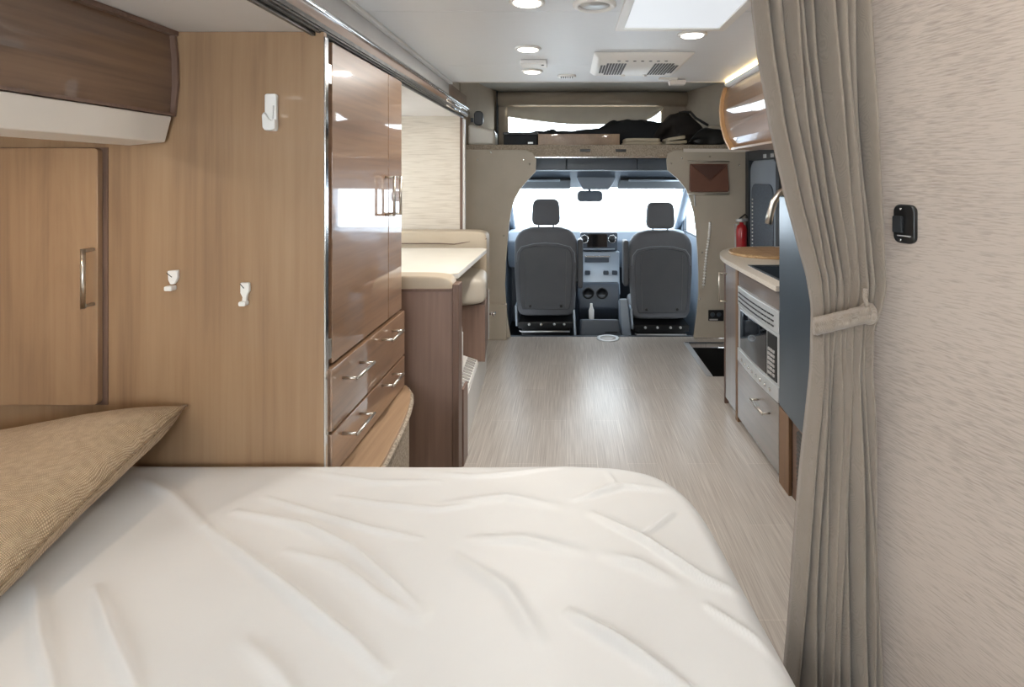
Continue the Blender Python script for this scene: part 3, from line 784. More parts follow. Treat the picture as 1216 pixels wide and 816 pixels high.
# curved shelf at the foot of the wardrobe
cs = thing('curved_step', (-.68, 2.0, 0), 'low curved-front step with a light wood top below the wardrobe drawers', 'step')
crv = [(-.735, 1.635), (-.615, 1.635), (-.600, 1.70), (-.603, 1.78), (-.612, 1.90), (-.622, 2.02), (-.637, 2.14), (-.656, 2.24), (-.68, 2.32), (-.715, 2.385), (-.735, 2.39)]
MB().prism(crv, 'Z', .440, .463).build('wood_top', 'edge_wood_y', cs, bevel=.002)
MB().prism([(x-.006 if x > -.73 else x, y) for x, y in crv], 'Z', 0, .439).build('woven_front', 'carpet', cs)
MB().tube([(x+.003, y, .445) for x, y in crv[1:-1]], .010, 8).build('braided_edge', 'carpet', cs, smooth=True)

# hooks on the side panel
def hook(px, py0, py1, kind, label):
    zt_, zb_ = U(0, py0, WY0).z, U(0, py1, WY0).z; x = U(px, 0, WY0).x; h = zt_-zb_
    o = thing('wall_hook', (x, WY0, zb_), label, 'hook', 'white hooks on the oak panel')
    y = WY0-.001
    s = .5/398
    if kind == 0:
        q = [(-6, 0), (6, -1), (6, 8), (4, 13), (1.5, 16), (-2.5, 16), (-5, 11), (-5.5, 4)]
        MB().prism([(x+a/398, zt_-b/398) for a, b in q], 'Y', y-.012, y).build('hook_plate', 'white_plastic', o, bevel=.003)
        MB().prism(rr(x-6.5/398, x+2.5/398, zb_, zb_+.014, .004), 'Y', y-.024, y).build('hook_tip', 'white_plastic', o, bevel=.003)
        MB().tube([(x-.016, y-.012, zt_-.006), (x, y-.013, zt_-.018)], .0012, 6).build('slot', 'black_plastic', o)
    else:
        q = [(-5, 0), (5, 0), (5.5, 10), (3, 14), (2, 19), (2.5, 22), (-3, 22), (-2.5, 17), (-5, 12)]
        MB().prism([(x+a/398, zt_-b/398) for a, b in q], 'Y', y-.012, y).build('hook_plate', 'white_plastic', o, bevel=.003)
        MB().prism(rr(x-5/398, x+3.2/398, zb_, zb_+.014, .005), 'Y', y-.022, y).build('hook_tip', 'white_plastic', o, bevel=.003)
        MB().tube([(x-.012, y-.012, zt_-.003), (x, y-.013, zt_-.016)], .0012, 6).build('slot', 'black_plastic', o)
hook(208, 321, 344, 0, 'small white hook on the oak panel, the left of the pair and shorter')
hook(293, 335, 362, 1, 'small white hook on the oak panel, the right of the pair with a narrow waist')
x = U(324, 0, WY0).x; z0, z1 = U(0, 156, WY0).z, U(0, 112, WY0).z
hk = thing('remote_holder', (x, WY0, z0), 'white plastic clip holder high on the oak panel near the wardrobe edge', 'holder')
MB().prism(rr(x-.0175, x+.0175, z0, z1, .007), 'Y', WY0-.014, WY0-.001).build('clip_body', 'white_plastic', hk, bevel=.003)
q = [(-.021, .046), (-.014, .056), (-.008, .046), (-.002, .036), (.008, .030), (.018, .034), (.018, .006), (.010, .001), (-.012, .001), (-.0185, .010)]
MB().prism([(x+a, z0+b) for a, b in q], 'Y', WY0-.024, WY0-.001).build('clip_pocket', 'white_plastic', hk, bevel=.003)
MB().tube([(x+.009, WY0-.0148, z0+.036), (x+.010, WY0-.0148, z0+.075)], .002, 8).build('slot', 'grey_fascia', hk)

# ================================================================== LOCKER OVER THE BED
lk = thing('overhead_locker', (-1.52, 1.0, 1.30), 'dark brown overhead locker above the bed at left with white valance below', 'locker')
lc = [(-1.182, 1.812), (-1.176, 1.74), (-1.174, 1.66), (-1.180, 1.575)]
LX = lc+[(XL+.004, 1.575), (XL+.004, 1.812)]
MB().prism(LX, 'Y', -.9, WY0-.004).build('locker_front', 'gloss_brown_x', lk)
MB().prism([(-1.168, 1.818), (-1.160, 1.74), (-1.158, 1.66), (-1.168, 1.565), (-1.184, 1.565), (-1.174, 1.66), (-1.176, 1.74), (-1.186, 1.818)], 'Y', WY0-.012, WY0-.003).build('end_edge', 'walnut_edge', lk)
MB().box(-1.19, -1.165, -.9, WY0-.014, 1.566, 1.574).build('lower_edge', 'walnut_edge', lk)
MB().prism([(-1.172, 1.564), (-1.192, 1.488), (-1.30, 1.478), (-1.30, 1.564)], 'Y', -.9, WY0-.014).build('valance', 'valance', lk, bevel=.004)
MB().box(-1.186, -1.160, -.9, WY0-.005, 1.805, 1.818).build('upper_edge', 'walnut_edge', lk)
# small reading light at its face
o = thing('reading_light', (-1.16, 1.06, 1.66), 'small steel reading light on the overhead locker face at left edge', 'light')
MB().box(-1.170, -1.150, .99, 1.09, 1.635, 1.685).build('lamp_body', 'steel', o, bevel=.006)
MB().box(-1.166, -1.153, 1.0, 1.05, 1.629, 1.636).build('lamp_lens', 'lamp', o)

# ================================================================== DINETTE
BX = -.505
b1 = thing('dinette_bench', (-1.15, 2.75, 0), 'dinette bench nearest the bed with dark walnut back panel and taupe cushions', 'bench', 'dinette benches')
PZ = .855
MB().box(XL+.01, BX-.012, 2.494, 2.512, 0.0, PZ).build('back_panel', 'walnut', b1)
MB().box(BX-.030, BX, 2.482, 2.56, 0.0, PZ+.035).build('end_post', 'walnut_edge', b1, bevel=.003)
MB().box(XL+.01, BX-.031, 2.49, 2.515, PZ, PZ+.012).build('top_trim', 'walnut_edge', b1, bevel=.002)
t = MB(); cushion(t, XL+.02, BX-.034, 2.50, 2.62, .60, .925, .14); t.build('back_cushion', 'tan_leather', b1, smooth=True, weld=True)
t = MB(); cushion(t, XL+.02, BX-.08, 2.63, 3.02, .585, .70, .22); t.build('seat_cushion', 'cream_leather', b1, smooth=True, weld=True)
MB().box(XL+.01, -.72, 2.514, 2.98, .24, .584).build('bench_base', 'walnut', b1)
b2 = thing('dinette_bench', (-1.15, 3.5, 0), 'dinette bench farthest from the bed, against the cream end wall', 'bench', 'dinette benches')
bz = U(0, 272, 3.80).z
t = MB(); cushion(t, XL+.02, U(580, 0, 3.78).x, 3.69, 3.845, .62, bz-.005, .12); t.build('back_cushion', 'tan_leather', b2, smooth=True, weld=True)
MB().tube([(XL+.06, 3.685, .93), (U(525, 0, 3.7).x, 3.685, .93), (U(540, 0, 3.7).x, 3.686, .925), (U(578, 0, 3.7).x, 3.70, .96)], .003, 6).build('stitch', 'walnut_edge', b2)
t = MB(); cushion(t, XL+.02, -.500, 3.28, 3.72, .588, .775, .25); t.v = [(x-max(0, y-3.28)*.13*max(0, min(1, (x+1.84)/1.2)), y, z) for x, y, z in t.v]; t.build('seat_cushion', 'cream_leather', b2, smooth=True, weld=True)
MB().prism([(XL+.01, 3.34), (-.517, 3.34), (-.575, 3.845), (XL+.01, 3.845)], 'Z', .24, .59).build('bench_base', 'walnut', b2)
MB().hexa([(-.566, 3.79, .245), (-.556, 3.79, .245), (-.562, 3.84, .245), (-.572, 3.84, .245)], [(-.566, 3.79, .585), (-.556, 3.79, .585), (-.562, 3.84, .585), (-.572, 3.84, .585)]).build('side_trim', 'grey_fascia', b2, bevel=.002)
MB().tube([(-.563, 3.80, .42), (-.525, 3.80, .42)], .010, 10).tube([(-.525, 3.78, .42), (-.525, 3.82, .42)], .012, 10).build('latch', 'chrome', b2, smooth=True)
# slide floor box with grille
pf = MB().prism([(XL+.01, 2.56), (-.515, 2.56), (-.585, 3.85), (XL+.01, 3.85)], 'Z', 0.0, .235)
struct('trim_21', pf, 'white_trim', bevel=.004)
vt = thing('floor_vent', (-.57, 3.1, .235), 'white slatted vent on the low white ledge beside the dinette', 'vent')
MB().hexa([(-.598, 2.80, .236), (-.532, 2.80, .236), (-.560, 3.33, .236), (-.65, 3.33, .236)], [(-.598, 2.80, .280), (-.532, 2.80, .254), (-.560, 3.33, .254), (-.65, 3.33, .285)]).build('vent_frame', 'white_plastic', vt, bevel=.004)
for i in range(11):
    y = 2.86+i*.042; d = (y-2.8)*.052
    MB().hexa([(-.590-d, y, .2765), (-.540-d, y, .2575), (-.540-d, y+.018, .2575), (-.590-d, y+.018, .2775)], [(-.590-d, y, .283), (-.540-d, y, .2635), (-.540-d, y+.018, .2635), (-.590-d, y+.018, .284)]).build('slat', 'grey_fascia', vt)
# things stored under the table
o = thing('laundry_bin', (-.66, 3.15, .285), 'upright white plastic bin under the near edge of the dinette table', 'bin')
MB().prism(rr(-.71, -.602, 2.99, 3.11, .03), 'Z', .2355, .50).build('bin_body', 'white_plastic', o, bevel=.008)
t = MB(); cushion(t, -.70, -.605, 2.995, 3.105, .44, .56, .5); t.build('bin_liner', 'white_trim', o, smooth=True, weld=True)
tag(MB().box(-.512, -.500, 2.575, 2.68, .0, .37).build('wood_offcut', 'walnut', bevel=.002), 'short upright brown wood board beside the dinette ledge', 'board')
# table
tb = thing('dinette_table', (-1.2, 3.15, .235), 'cream laminate table between the two dinette benches', 'table')
TZ = .905
ta = [(XL+.012, 2.66), (-.60, 2.66), (-.55, 2.70), (-.545, 3.60), (-.58, 3.645), (XL+.012, 3.645)]
MB().prism(ta, 'Z', TZ-.006, TZ).build('tabletop', 'laminate', tb, bevel=.002)
MB().prism([(x-(.001 if x > -1 else 0), y) for x, y in ta], 'Z', TZ-.030, TZ-.0062).build('edge_band', 'white_trim', tb, bevel=.004)
MB().lathe([(.12, 0), (.12, .01), (.032, .025), (.032, .62), (.10, .635), (.10, .639)], (-1.25, 3.16, .236), 'Z').build('pedestal', 'steel', tb, smooth=True)

# ================================================================== KITCHEN
KX = .96
kc = thing('kitchen_cabinet', (1.25, 2.9, 0), 'glossy grey-brown kitchen base cabinet under the worktop, along the right wall', 'cabinet')
t = MB(); t.box(KX+.022, XR-.006, 2.45, 3.30, .0, .34).box(KX+.022, 1.0, 2.45, 3.06, .775, .862).box(KX+.022, XR-.006, 3.06, 3.30, .34, .79).box(1.45, XR-.006, 2.45, 3.06, .34, .79)
t.build('carcass', 'grey_wood', kc)
MB().prism([(KX+.022, 3.301), (1.02, 3.45), (1.08, 3.58), (1.20, 3.69), (XR-.006, 3.70), (XR-.006, 3.301)], 'Z', 0, .862).build('rounded_end', 'grey_wood_z', kc)
d = MB().box(KX, KX+.020, 3.085, 3.295, .04, .858).build('tall_door', 'grey_wood_z', kc, bevel=.002)
MB().box(KX-.004, KX+.020, 3.045, 3.082, .0, .858).build('stile', 'mid_wood', kc)
MB().box(KX-.003, KX+.020, 3.297, 3.312, .0, .858).build('end_edge', 'walnut_edge', kc)
MB().box(KX, KX+.020, 2.45, 3.043, .775, .858).build('false_front', 'grey_wood', kc, bevel=.002)
d2 = MB().box(KX-.004, KX+.020, 2.45, 3.043, .03, .350).build('drawer', 'grey_wood', kc, bevel=.002)
loop_handle(d2, 'Y', 2.56, 2.72, KX-.004, KX-.040, .262)
loop_handle(d, 'Z', .63, .80, KX, KX-.045, 3.27)
MB().box(KX-.004, KX+.0095, 2.340, 2.445, .0, .345).build('lower_stile', 'mid_wood', kc) 
# worktop with sink
wt = thing('worktop', (1.25, 3.1, .863), 'cream speckled worktop with rounded end over the grey kitchen cabinet', 'worktop')
X0 = .943
co = [(X0, 2.45), (X0, 3.22), (.950, 3.32), (.968, 3.44), (1.0, 3.56), (1.05, 3.67), (1.12, 3.76), (1.22, 3.83), (1.35, 3.86), (XR-.005, 3.86)]
hx0, hx1, hy0, hy1 = 1.02, 1.38, 2.60, 3.02
cu = MB()
cu.prism([(X0, 2.45), (hx0, 2.45), (hx0, hy1), (X0, hy1)], 'Z', .864, .888)
cu.box(hx1, XR-.005, 2.45, hy1, .864, .888).box(hx0, hx1, 2.45, hy0, .864, .888)
cu.prism([(X0, hy1), (X0, 3.22)]+co[2:]+[(XR-.005, hy1)], 'Z', .864, .888)
cu.build('slab', 'counter', wt)
s = MB(); s.box(hx0, hx1, hy0, hy1, .792, .80).box(hx0, hx0+.008, hy0, hy1, .80, .886).box(hx1-.008, hx1, hy0, hy1, .80, .886).box(hx0, hx1, hy0, hy0+.008, .80, .886).box(hx0, hx1, hy1-.008, hy1, .80, .886)
s.build('sink_bowl', 'steel_dark', wt)
t = MB(); t.box(hx0-.012, hx1+.012, hy1-.004, hy1+.012, .888, .891).box(hx0-.012, hx0+.004, hy0, hy1, .888, .891).box(hx1-.004, hx1+.012, hy0, hy1, .888, .891).box(hx0-.012, hx1+.012, hy0-.012, hy0+.004, .888, .891)
t.build('sink_rim', 'steel_dark', wt)
fc = thing('kitchen_faucet', (1.45, 2.93, .888), 'pale gooseneck faucet arching over the sink', 'faucet')
fy = 2.92
gp = [(1.44, .94), (1.44, 1.15), (1.42, 1.24), (1.36, 1.305), (1.28, 1.33), (1.20, 1.322), (1.145, 1.30), (1.112, 1.25), (1.092, 1.18), (1.083, 1.13)]
MB().tube([(1.44, fy, .91)]+[(a, fy, b) for a, b in gp], .019, 12).build('spout', 'brushed', fc, smooth=True)
MB().lathe([(.035, 0), (.035, .01), (.024, .02), (.024, .06)], (1.44, fy, .8915), 'Z', 20).build('faucet_base', 'brushed', fc, smooth=True)
MB().tube([(1.44, fy-.02, .93), (1.44, fy-.08, .97)], .007, 8).build('lever', 'brushed', fc, smooth=True)
cb = thing('cutting_board', (1.30, 3.44, .889), 'oval striped bamboo board lying on the worktop near its rounded end', 'board')
def oval(cx, cy, a, b, n=36): return [(cx+a*math.cos(2*PI*i/n), cy+b*math.sin(2*PI*i/n)) for i in range(n)]
MB().prism(oval(1.295, 3.47, .255, .24), 'Z', .8885, .905).build('board_plate', 'board', cb, bevel=.005)
t = MB()
for i in range(11):
    yy = 3.27+i*.04; hw = .25*math.sqrt(max(.0, 1-((yy-3.47)/.24)**2))-.02
    if hw > .03: t.hexa([(1.295-hw, yy, .9051), (1.295+hw, yy+.01, .9051), (1.295+hw, yy+.022, .9051), (1.295-hw, yy+.012, .9051)], [(1.295-hw, yy, .9075), (1.295+hw, yy+.01, .9075), (1.295+hw, yy+.022, .9075), (1.295-hw, yy+.012, .9075)])
t.build('raised_slats', 'edge_wood_y', cb)
# microwave oven
mw = thing('microwave_oven', (1.2, 2.75, .352), 'built-in steel microwave oven with black glass door in the kitchen cabinet', 'microwave')
MB().box(KX+.024, 1.44, 2.47, 3.04, .372, .772).build('oven_body', 'black_plastic', mw)
def bow(y): return .012*(1-((y-2.747)/.30)**2)
def front(z0, z1, ex, mat, name, y0=2.452, y1=3.042, x_in=None, b=.003):
    N = 14; o = [(KX+.020 if x_in is None else x_in, y0)]
    for i in range(N+1):
        y = y0+(y1-y0)*i/N; o.append((KX-ex-bow(y), y))
    o.append((KX+.020 if x_in is None else x_in, y1))
    return MB().prism(o, 'Z', z0, z1).build(name, mat, mw, bevel=b)
front(.668, .772, .004, 'steel', 'vent_panel')
front(.355, .425, .006, 'steel', 'lower_panel')
front(.427, .666, .002, 'steel', 'door_frame')
front(.440, .652, .005, 'oven_glass', 'door_glass', 2.58, 2.985)
front(.440, .652, .005, 'black_plastic', 'control_panel', 2.468, 2.570)
t = MB()
for i in range(3):
    z = .690+i*.024; N = 10
    for k in range(13):
        y = 2.50+k*.040; t.box(KX-.0075-bow(y+.016), KX-.002-bow(y+.016), y, y+.032, z, z+.006)
t.build('vent_slots', 'black_plastic', mw)
for i in range(6):
    for k in range(3): MB().box(KX-.011-bow(2.49+k*.025), KX-.005-bow(2.5+k*.025), 2.485+k*.025, 2.502+k*.025, .46+i*.022, .472+i*.022).build('button', 'grey_fascia', mw)
for k in range(8):
    y = 2.53+k*.058; MB().lathe([(.009, 0), (.009, -.006), (.004, -.007)], (KX-.006-bow(y), y, .388), 'X', 12).build('knob', 'chrome', mw, smooth=True)
# fridge
fr = thing('refrigerator', (1.22, 2.08, 0), 'tall dark steel refrigerator between the kitchen and the taupe curtain', 'refrigerator')
MB().box(KX+.01, XR-.01, 1.72, 2.44, .352, 1.300).build('fridge_body', 'black_plastic', fr)
N = 16; o = [(KX+.006, 1.72)]
for i in range(N+1):
    y = 1.72+.715*i/N; o.append((KX-.009-.018*math.sin(PI*i/N), y))
o.append((KX+.006, 2.435))
MB().prism(o, 'Z', .356, 1.302).build('fridge_door', 'steel_dark', fr, bevel=.008)
MB().box(KX+.01, XR-.01, 1.72, 2.332, 0, .350).build('plinth', 'walnut_edge', fr)
g = MB()
for i in range(16): g.hexa([(KX+.0, 1.80, .03+i*.018), (KX+.0, 2.27, .03+i*.018), (KX+.01, 2.27, .036+i*.018), (KX+.01, 1.80, .036+i*.018)], [(KX+.0, 1.80, .040+i*.018), (KX+.0, 2.27, .040+i*.018), (KX+.01, 2.27, .046+i*.018), (KX+.01, 1.80, .046+i*.018)])
g.build('louvre_grille', 'dark_vent', fr)
# overhead cabinet on the right
oc = thing('overhead_cabinet', (1.25, 2.5, 1.55), 'glossy wood overhead cabinet with curved front above the kitchen', 'cabinet')
pr = [(.985, 1.935), (.968, 1.87), (.962, 1.80), (.972, 1.71), (.998, 1.62), (1.035, 1.565)]
MB().prism(pr+[(XR-.0005, 1.565), (XR-.0005, 1.935)], 'Y', 1.70, 3.345).build('curved_door', 'gloss_brown', oc)
pe = [(.965, 1.940), (.948, 1.87), (.940, 1.80), (.948, 1.71), (.972, 1.62), (1.005, 1.555)]
MB().prism(pe+[(XR-.006, 1.555), (XR-.006, 1.940)], 'Y', 3.346, 3.375).build('end_panel', 'edge_wood', oc, bevel=.003)
MB().prism([(1.012, 1.553), (XR-.006, 1.553), (XR-.006, 1.5645), (1.005, 1.5645)], 'Y', 1.70, 3.345).build('bottom_board', 'edge_wood_y', oc)
MB().prism([(.985, 1.9365), (.966, 1.944), (.957, 1.9575), (XR-.001, 1.9575), (XR-.001, 1.9365)], 'Y', 1.70, 3.32).build('crown', 'white_trim', oc, bevel=.003)
MB().box(.962, .972, 1.70, 3.30, 1.9585, 1.9635).build('led_strip', 'strip', oc)

# ================================================================== CURTAIN
ce = thing('curtain', (.50, 1.05, 0), 'taupe linen curtain gathered by a tieback beside the beige wall', 'curtain')
Lp = [(-147, 893), (-60, 896), (0, 899), (60, 905), (147, 919), (196, 930), (235, 938), (275, 948), (333, 961), (372, 966), (392, 966), (450, 965), (550, 957), (700, 945), (816, 938), (1055, 925)]
Rp = [(-147, 1034), (0, 1037), (100, 1040), (200, 1045), (280, 1050), (330, 1051), (350, 1046), (372, 1036), (420, 1034), (500, 1040), (650, 1048), (816, 1055), (1055, 1062)]
def interp(T, y):
    if y <= T[0][0]: return T[0][1]
    for (a, b), (c_, d_) in zip(T, T[1:]):
        if a <= y <= c_: 
            t = (y-a)/(c_-a); 
            return b+(d_-b)*t
    return T[-1][1]
folds = [0, .10, .22, .31, .41, .49, .60, .74, .87, 1.0]
deps = [.042, .056, .050, .038, .050, .056, .044, .038, .034]
def curt(u, v):
    z = 1.966-1.950*v
    y = VY+(E-z)*F/1.05
    near = math.exp(-((y-378)/60)**2)
    px = interp(Lp, y)+(interp(Rp, y)-interp(Lp, y))*1.0*u
    # fold shape
    for i in range(len(folds)-1):
        if folds[i] <= u <= folds[i+1]+1e-9: break
    s = (u-folds[i])/(folds[i+1]-folds[i])
    amp = deps[i]*(1-.25*near)*(1+.25*math.sin(i*2.1+z*1.5))
    bulge = math.sin(PI*s)**.55 if 0 < s < 1 else 0
    wav = .006*math.sin(v*9+i*1.7)+.004*math.sin(v*23+i*2.9+u*8)
    Yd = 1.10-.145*u+.02-amp*bulge+wav*(1-near)-.012*near
    lean = (s-.5)*0
    x = (px-VX)*(1.098-.145*u)/F+.003*math.sin(v*7+i*1.3)*(1-near)*math.sin(PI*u)
    return (x, Yd, z)
m = MB(); m.grid(curt, 260, 150)
m.build('curtain_cloth', 'curtain', ce, smooth=True, solid=.003)
# tieback band
def tie(u, v):
    a = u*1.0
    px = 966+70*a; py = 388-17*a+ (v-.5)*21
    base_u = a
    Y = 1.12-.145*a-.060+.012*math.cos(PI*(v-.5))*-1+.003*math.sin(v*14)+.003*math.sin(u*22)
    if u < .05: Y += .05*(1-u/.05)
    if u > .95: Y += .04*((u-.95)/.05)
    return ((px-VX)*Y/F, Y, E-(py-VY)*Y/F)
MB().grid(tie, 60, 14).build('tieback', 'tie', ce, smooth=True, solid=.004)
kp = U(1033, 371, .935)
kn = MB()
cushion(kn, kp.x-.014, kp.x+.012, kp.y-.012, kp.y+.02, kp.z-.022, kp.z+.016, .8, 8)
kn.tube([kp+Vector((-.008, -.008, .01)), kp+Vector((-.016, -.012, .03)), kp+Vector((-.012, -.008, .042))], .004, 8)
kn.build('tieback_knot', 'tie', ce, smooth=True)

# wall switch on the near right wall
def wpt(px, py):       # point on the angled wall
    # wall: p0 + wd*t
    kx = (px-VX)/F
    t = (kx*p0.y-p0.x)/(wd.x-kx*wd.y)
    q = p0+wd*t
    return Vector((q.x, q.y, E-(py-VY)*q.y/F)), t
q0, t0 = wpt(1065, 266); q1, t1 = wpt(1091, 266)
swo = thing('light_switch', (q0+q1)/2, 'black oblong latch plate with thumb button on the near beige wall', 'switch')
def wbox(mb, ta, tb_, z0, z1, d0, d1, r=.006):
    pts = rr(min(ta, tb_), max(ta, tb_), z0, z1, r, 5)
    n = len(mb.v); k = len(pts)
    for d in (d0, d1):
        for t_, z in pts:
            b = p0+wd*t_-nrm*d; mb.v.append((b.x, b.y, z))
    mb.f.append(tuple(range(n, n+k))); mb.f.append(tuple(range(n+2*k-1, n+k-1, -1)))
    for i in range(k):
        j = (i+1) % k; mb.f.append((n+i, n+k+i, n+k+j, n+j))
    return mb
zt_, zb_ = wpt(1078, 243)[0].z, wpt(1078, 289)[0].z
m = MB(); wbox(m, t1, t0, zb_, zt_, .0005, .010, .012); m.build('plate', 'black_plastic', swo, bevel=.003)
ds = (t0-t1)
m = MB(); wbox(m, t1+ds*.48, t1+ds*.93, zb_+.018, zt_-.020, .010, .016, .003); m.build('thumb_button', 'black_soft', swo, bevel=.002)
m = MB(); wbox(m, t1+ds*.15, t1+ds*.75, zb_+.0125, zb_+.0145, .0095, .0125, .0008); m.build('lower_ridge', 'grey_fascia', swo)
for zz in (zb_+.006, zt_-.008):
    b = p0+wd*(t1+ds*.62)-nrm*.0105; MB().lathe([(.0028, 0), (.002, -.0012), (.0006, -.0016)], (b.x, b.y, zz), 'X', 10).build('screw', 'chrome', swo, smooth=True)

# ================================================================== CEILING FITTINGS
def clg(px, py): return Vector(((px-VX)*(F*(FZ-E)/(VY-py))/F, F*(FZ-E)/(VY-py), FZ))
def puck():
    r = thing('ceiling_and_fill_light', (0, 0, FZ), 'x', 'ceiling light', 'round ceiling lights')
    MB().lathe([(.060, 0.0), (.060, -.006), (.050, -.010), (.046, -.006)], (0, 0, FZ), 'Z').build('bezel', 'white_plastic', r, smooth=True)
    MB().lathe([(.046, -.004), (.044, -.010), (.02, -.013), (.004, -.0135)], (0, 0, FZ), 'Z').build('lens', 'lamp', r, smooth=True)
    return r
P0 = puck(); pos = [clg(627, 57), clg(632, 84), clg(822, 40), clg(626, 1), Vector((.45, .6, FZ)), Vector((-.15, .2, FZ)), Vector((.3, -.5, FZ)), Vector((-.95, .45, 1.82))]  # fixed positions are unseen lamps, added as soft fill for the bedroom
labs = ['round recessed ceiling light left of the skylight, between two boards', 'round recessed ceiling light just behind the small box detector, farthest forward', 'round recessed ceiling light beside the front corner of the skylight', 'round recessed ceiling light at top edge left of the round fan', 'unseen round fill light added above the bed by the curtain', 'unseen round fill light added above the middle of the bed', 'unseen round fill light added near the rear window', 'unseen round fill light added in the low white ceiling above the head of the bed']  # the low-ceiling one is added to brighten the left of the bed
LP = []
for i, p in enumerate(pos):
    o = P0 if i == 0 else copy_tree(P0)
    o.location = (p.x, p.y, p.z-.0005); o['label'] = labs[i]; LP.append(p)
ul = thing('locker_light', (-1.50, 1.05, 1.50), 'small warm lamp under the overhead locker above the pillow', 'light')
MB().lathe([(.045, 0), (.045, -.012), (.036, -.016)], (-1.50, 1.05, 1.574), 'Z').build('lamp_body', 'brushed', ul, smooth=True)
MB().lathe([(.036, -.0165), (.03, -.019), (.004, -.020)], (-1.50, 1.05, 1.574), 'Z').build('lamp_lens', 'lamp', ul, smooth=True)
# roof fan / speaker ring
p = clg(706, 4); 
fn = thing('ceiling_fan_vent', (p.x, p.y, FZ), 'round white ring vent with grey mesh in ceiling left of the skylight', 'vent')
MB().lathe([(.074, 0), (.074, -.008), (.066, -.014), (.054, -.012), (.052, -.004)], (p.x, p.y, FZ), 'Z').build('ring', 'white_plastic', fn, smooth=True)
MB().lathe([(.052, -.003), (.050, -.008), (.006, -.010)], (p.x, p.y, FZ), 'Z').build('mesh_grille', 'steel', fn, smooth=True)
# skylight
sk = thing('skylight', (.40, 1.80, FZ), 'bright rectangular skylight with white frame in the ceiling', 'skylight')
a, b = .215, .585; y0, y1 = 1.50, 2.10
wall = MB(); 
def ring(mb, x0, x1, y0, y1, w_, z0, z1):
    mb.box(x0, x1, y0, y0+w_, z0, z1).box(x0, x1, y1-w_, y1, z0, z1).box(x0, x0+w_, y0+w_, y1-w_, z0, z1).box(x1-w_, x1, y0+w_, y1-w_, z0, z1); return mb
ring(MB(), a-.03, b+.03, y0-.03, y1+.03, .032, FZ-.012, FZ-.0005).build('frame', 'white_plastic', sk, bevel=.003)
MB().box(a+.003, b-.003, y0+.003, y1-.003, FZ-.006, FZ-.0007).build('diffuser', 'skylight', sk)
# air conditioner vent
ac = thing('air_conditioner_vent', (.36, 2.78, FZ), 'white ceiling air-conditioner cover with two mesh grilles and a row of holes', 'air conditioner')
c0, c1, d0, d1 = .115, .60, 2.52, 3.03
MB().hexa([(c0, d0, FZ-.0005), (c1, d0, FZ-.0005), (c1, d1, FZ-.0005), (c0, d1, FZ-.0005)], [(c0+.03, d0+.04, FZ-.026), (c1-.03, d0+.04, FZ-.026), (c1-.03, d1-.03, FZ-.026), (c0+.03, d1-.03, FZ-.026)]).build('cover', 'white_plastic', ac, bevel=.010)
for s in (-1, 1):
    cxm = (c0+c1)/2; g = MB()
    for i in range(13):
        for j in range(9):
            u = i/12; vv = j/8
            x = cxm+s*(.075+.115*vv); y = d0+.15+.27*u
            if (vv > .8 and (u < .15 or u > .85)): continue
            g.box(x-.005, x+.005, y-.008, y+.006, FZ-.0285, FZ-.0262)
    g.build('mesh_grille', 'dark_vent', ac)
g = MB()
for i in range(7): g.lathe([(.008, 0), (.008, -.002), (.002, -.0025)], (c0+.13+i*.038, d0+.085, FZ-.0262), 'Z', 12)
g.build('air_hole', 'black_plastic', ac)
for x in (.30, .42): MB().lathe([(.012, 0), (.012, -.006), (.004, -.008)], (x, d1-.06, FZ-.0262), 'Z', 12).build('knob', 'white_plastic', ac, smooth=True)
p = clg(634, 73)
o = thing('ceiling_detector', (p.x, p.y, FZ), 'small white rectangular detector box on the ceiling between the two left lights', 'detector')
MB().box(p.x-.066, p.x+.066, p.y-.05, p.y+.06, FZ-.022, FZ-.0005).build('detector_case', 'white_plastic', o, bevel=.005)
MB().lathe([(.008, 0), (.006, -.003)], (p.x+.045, p.y-.02, FZ-.022), 'Z', 12).build('indicator', 'black_plastic', o)
p = clg(673, 90)
o = thing('round_ceiling_vent', (p.x, p.y, FZ), 'small round slotted vent in the ceiling near its front edge', 'vent')
MB().lathe([(.055, 0), (.052, -.008), (.01, -.010)], (p.x, p.y, FZ), 'Z').build('vent_disc', 'white_plastic', o, smooth=True)
t = MB()
for i in range(6): t.box(p.x-.035+i*.013, p.x-.029+i*.013, p.y-.025, p.y+.02, FZ-.0115, FZ-.0092)
t.build('vent_slots', 'black_plastic', o)
p = clg(800, 93)
o = thing('ceiling_latch', (p.x, p.y, FZ), 'white plastic latch hanging at the ceiling front edge right of the vent cover', 'latch')
MB().box(p.x-.09, p.x+.02, p.y-.03, p.y+.02, FZ-.012, FZ-.0005).build('latch_plate', 'white_plastic', o, bevel=.003)
MB().hexa([(p.x-.02, p.y, FZ-.036), (p.x+.07, p.y, FZ-.036), (p.x+.07, p.y+.05, FZ-.036), (p.x-.02, p.y+.05, FZ-.036)], [(p.x-.03, p.y, FZ-.008), (p.x+.075, p.y, FZ-.008), (p.x+.075, p.y+.05, FZ-.008), (p.x-.03, p.y+.05, FZ-.008)]).build('latch_body', 'slide_white', o, bevel=.004)
p = U(569+14, 100, 5.0)
t = MB().box(-.53, -.40, 4.75, 4.83, 2.258, 2.2645); tag(t.build('bunk_roof_plate', 'cap_fabric'), 'small recessed plate in the bunk ceiling, left side', 'plate')

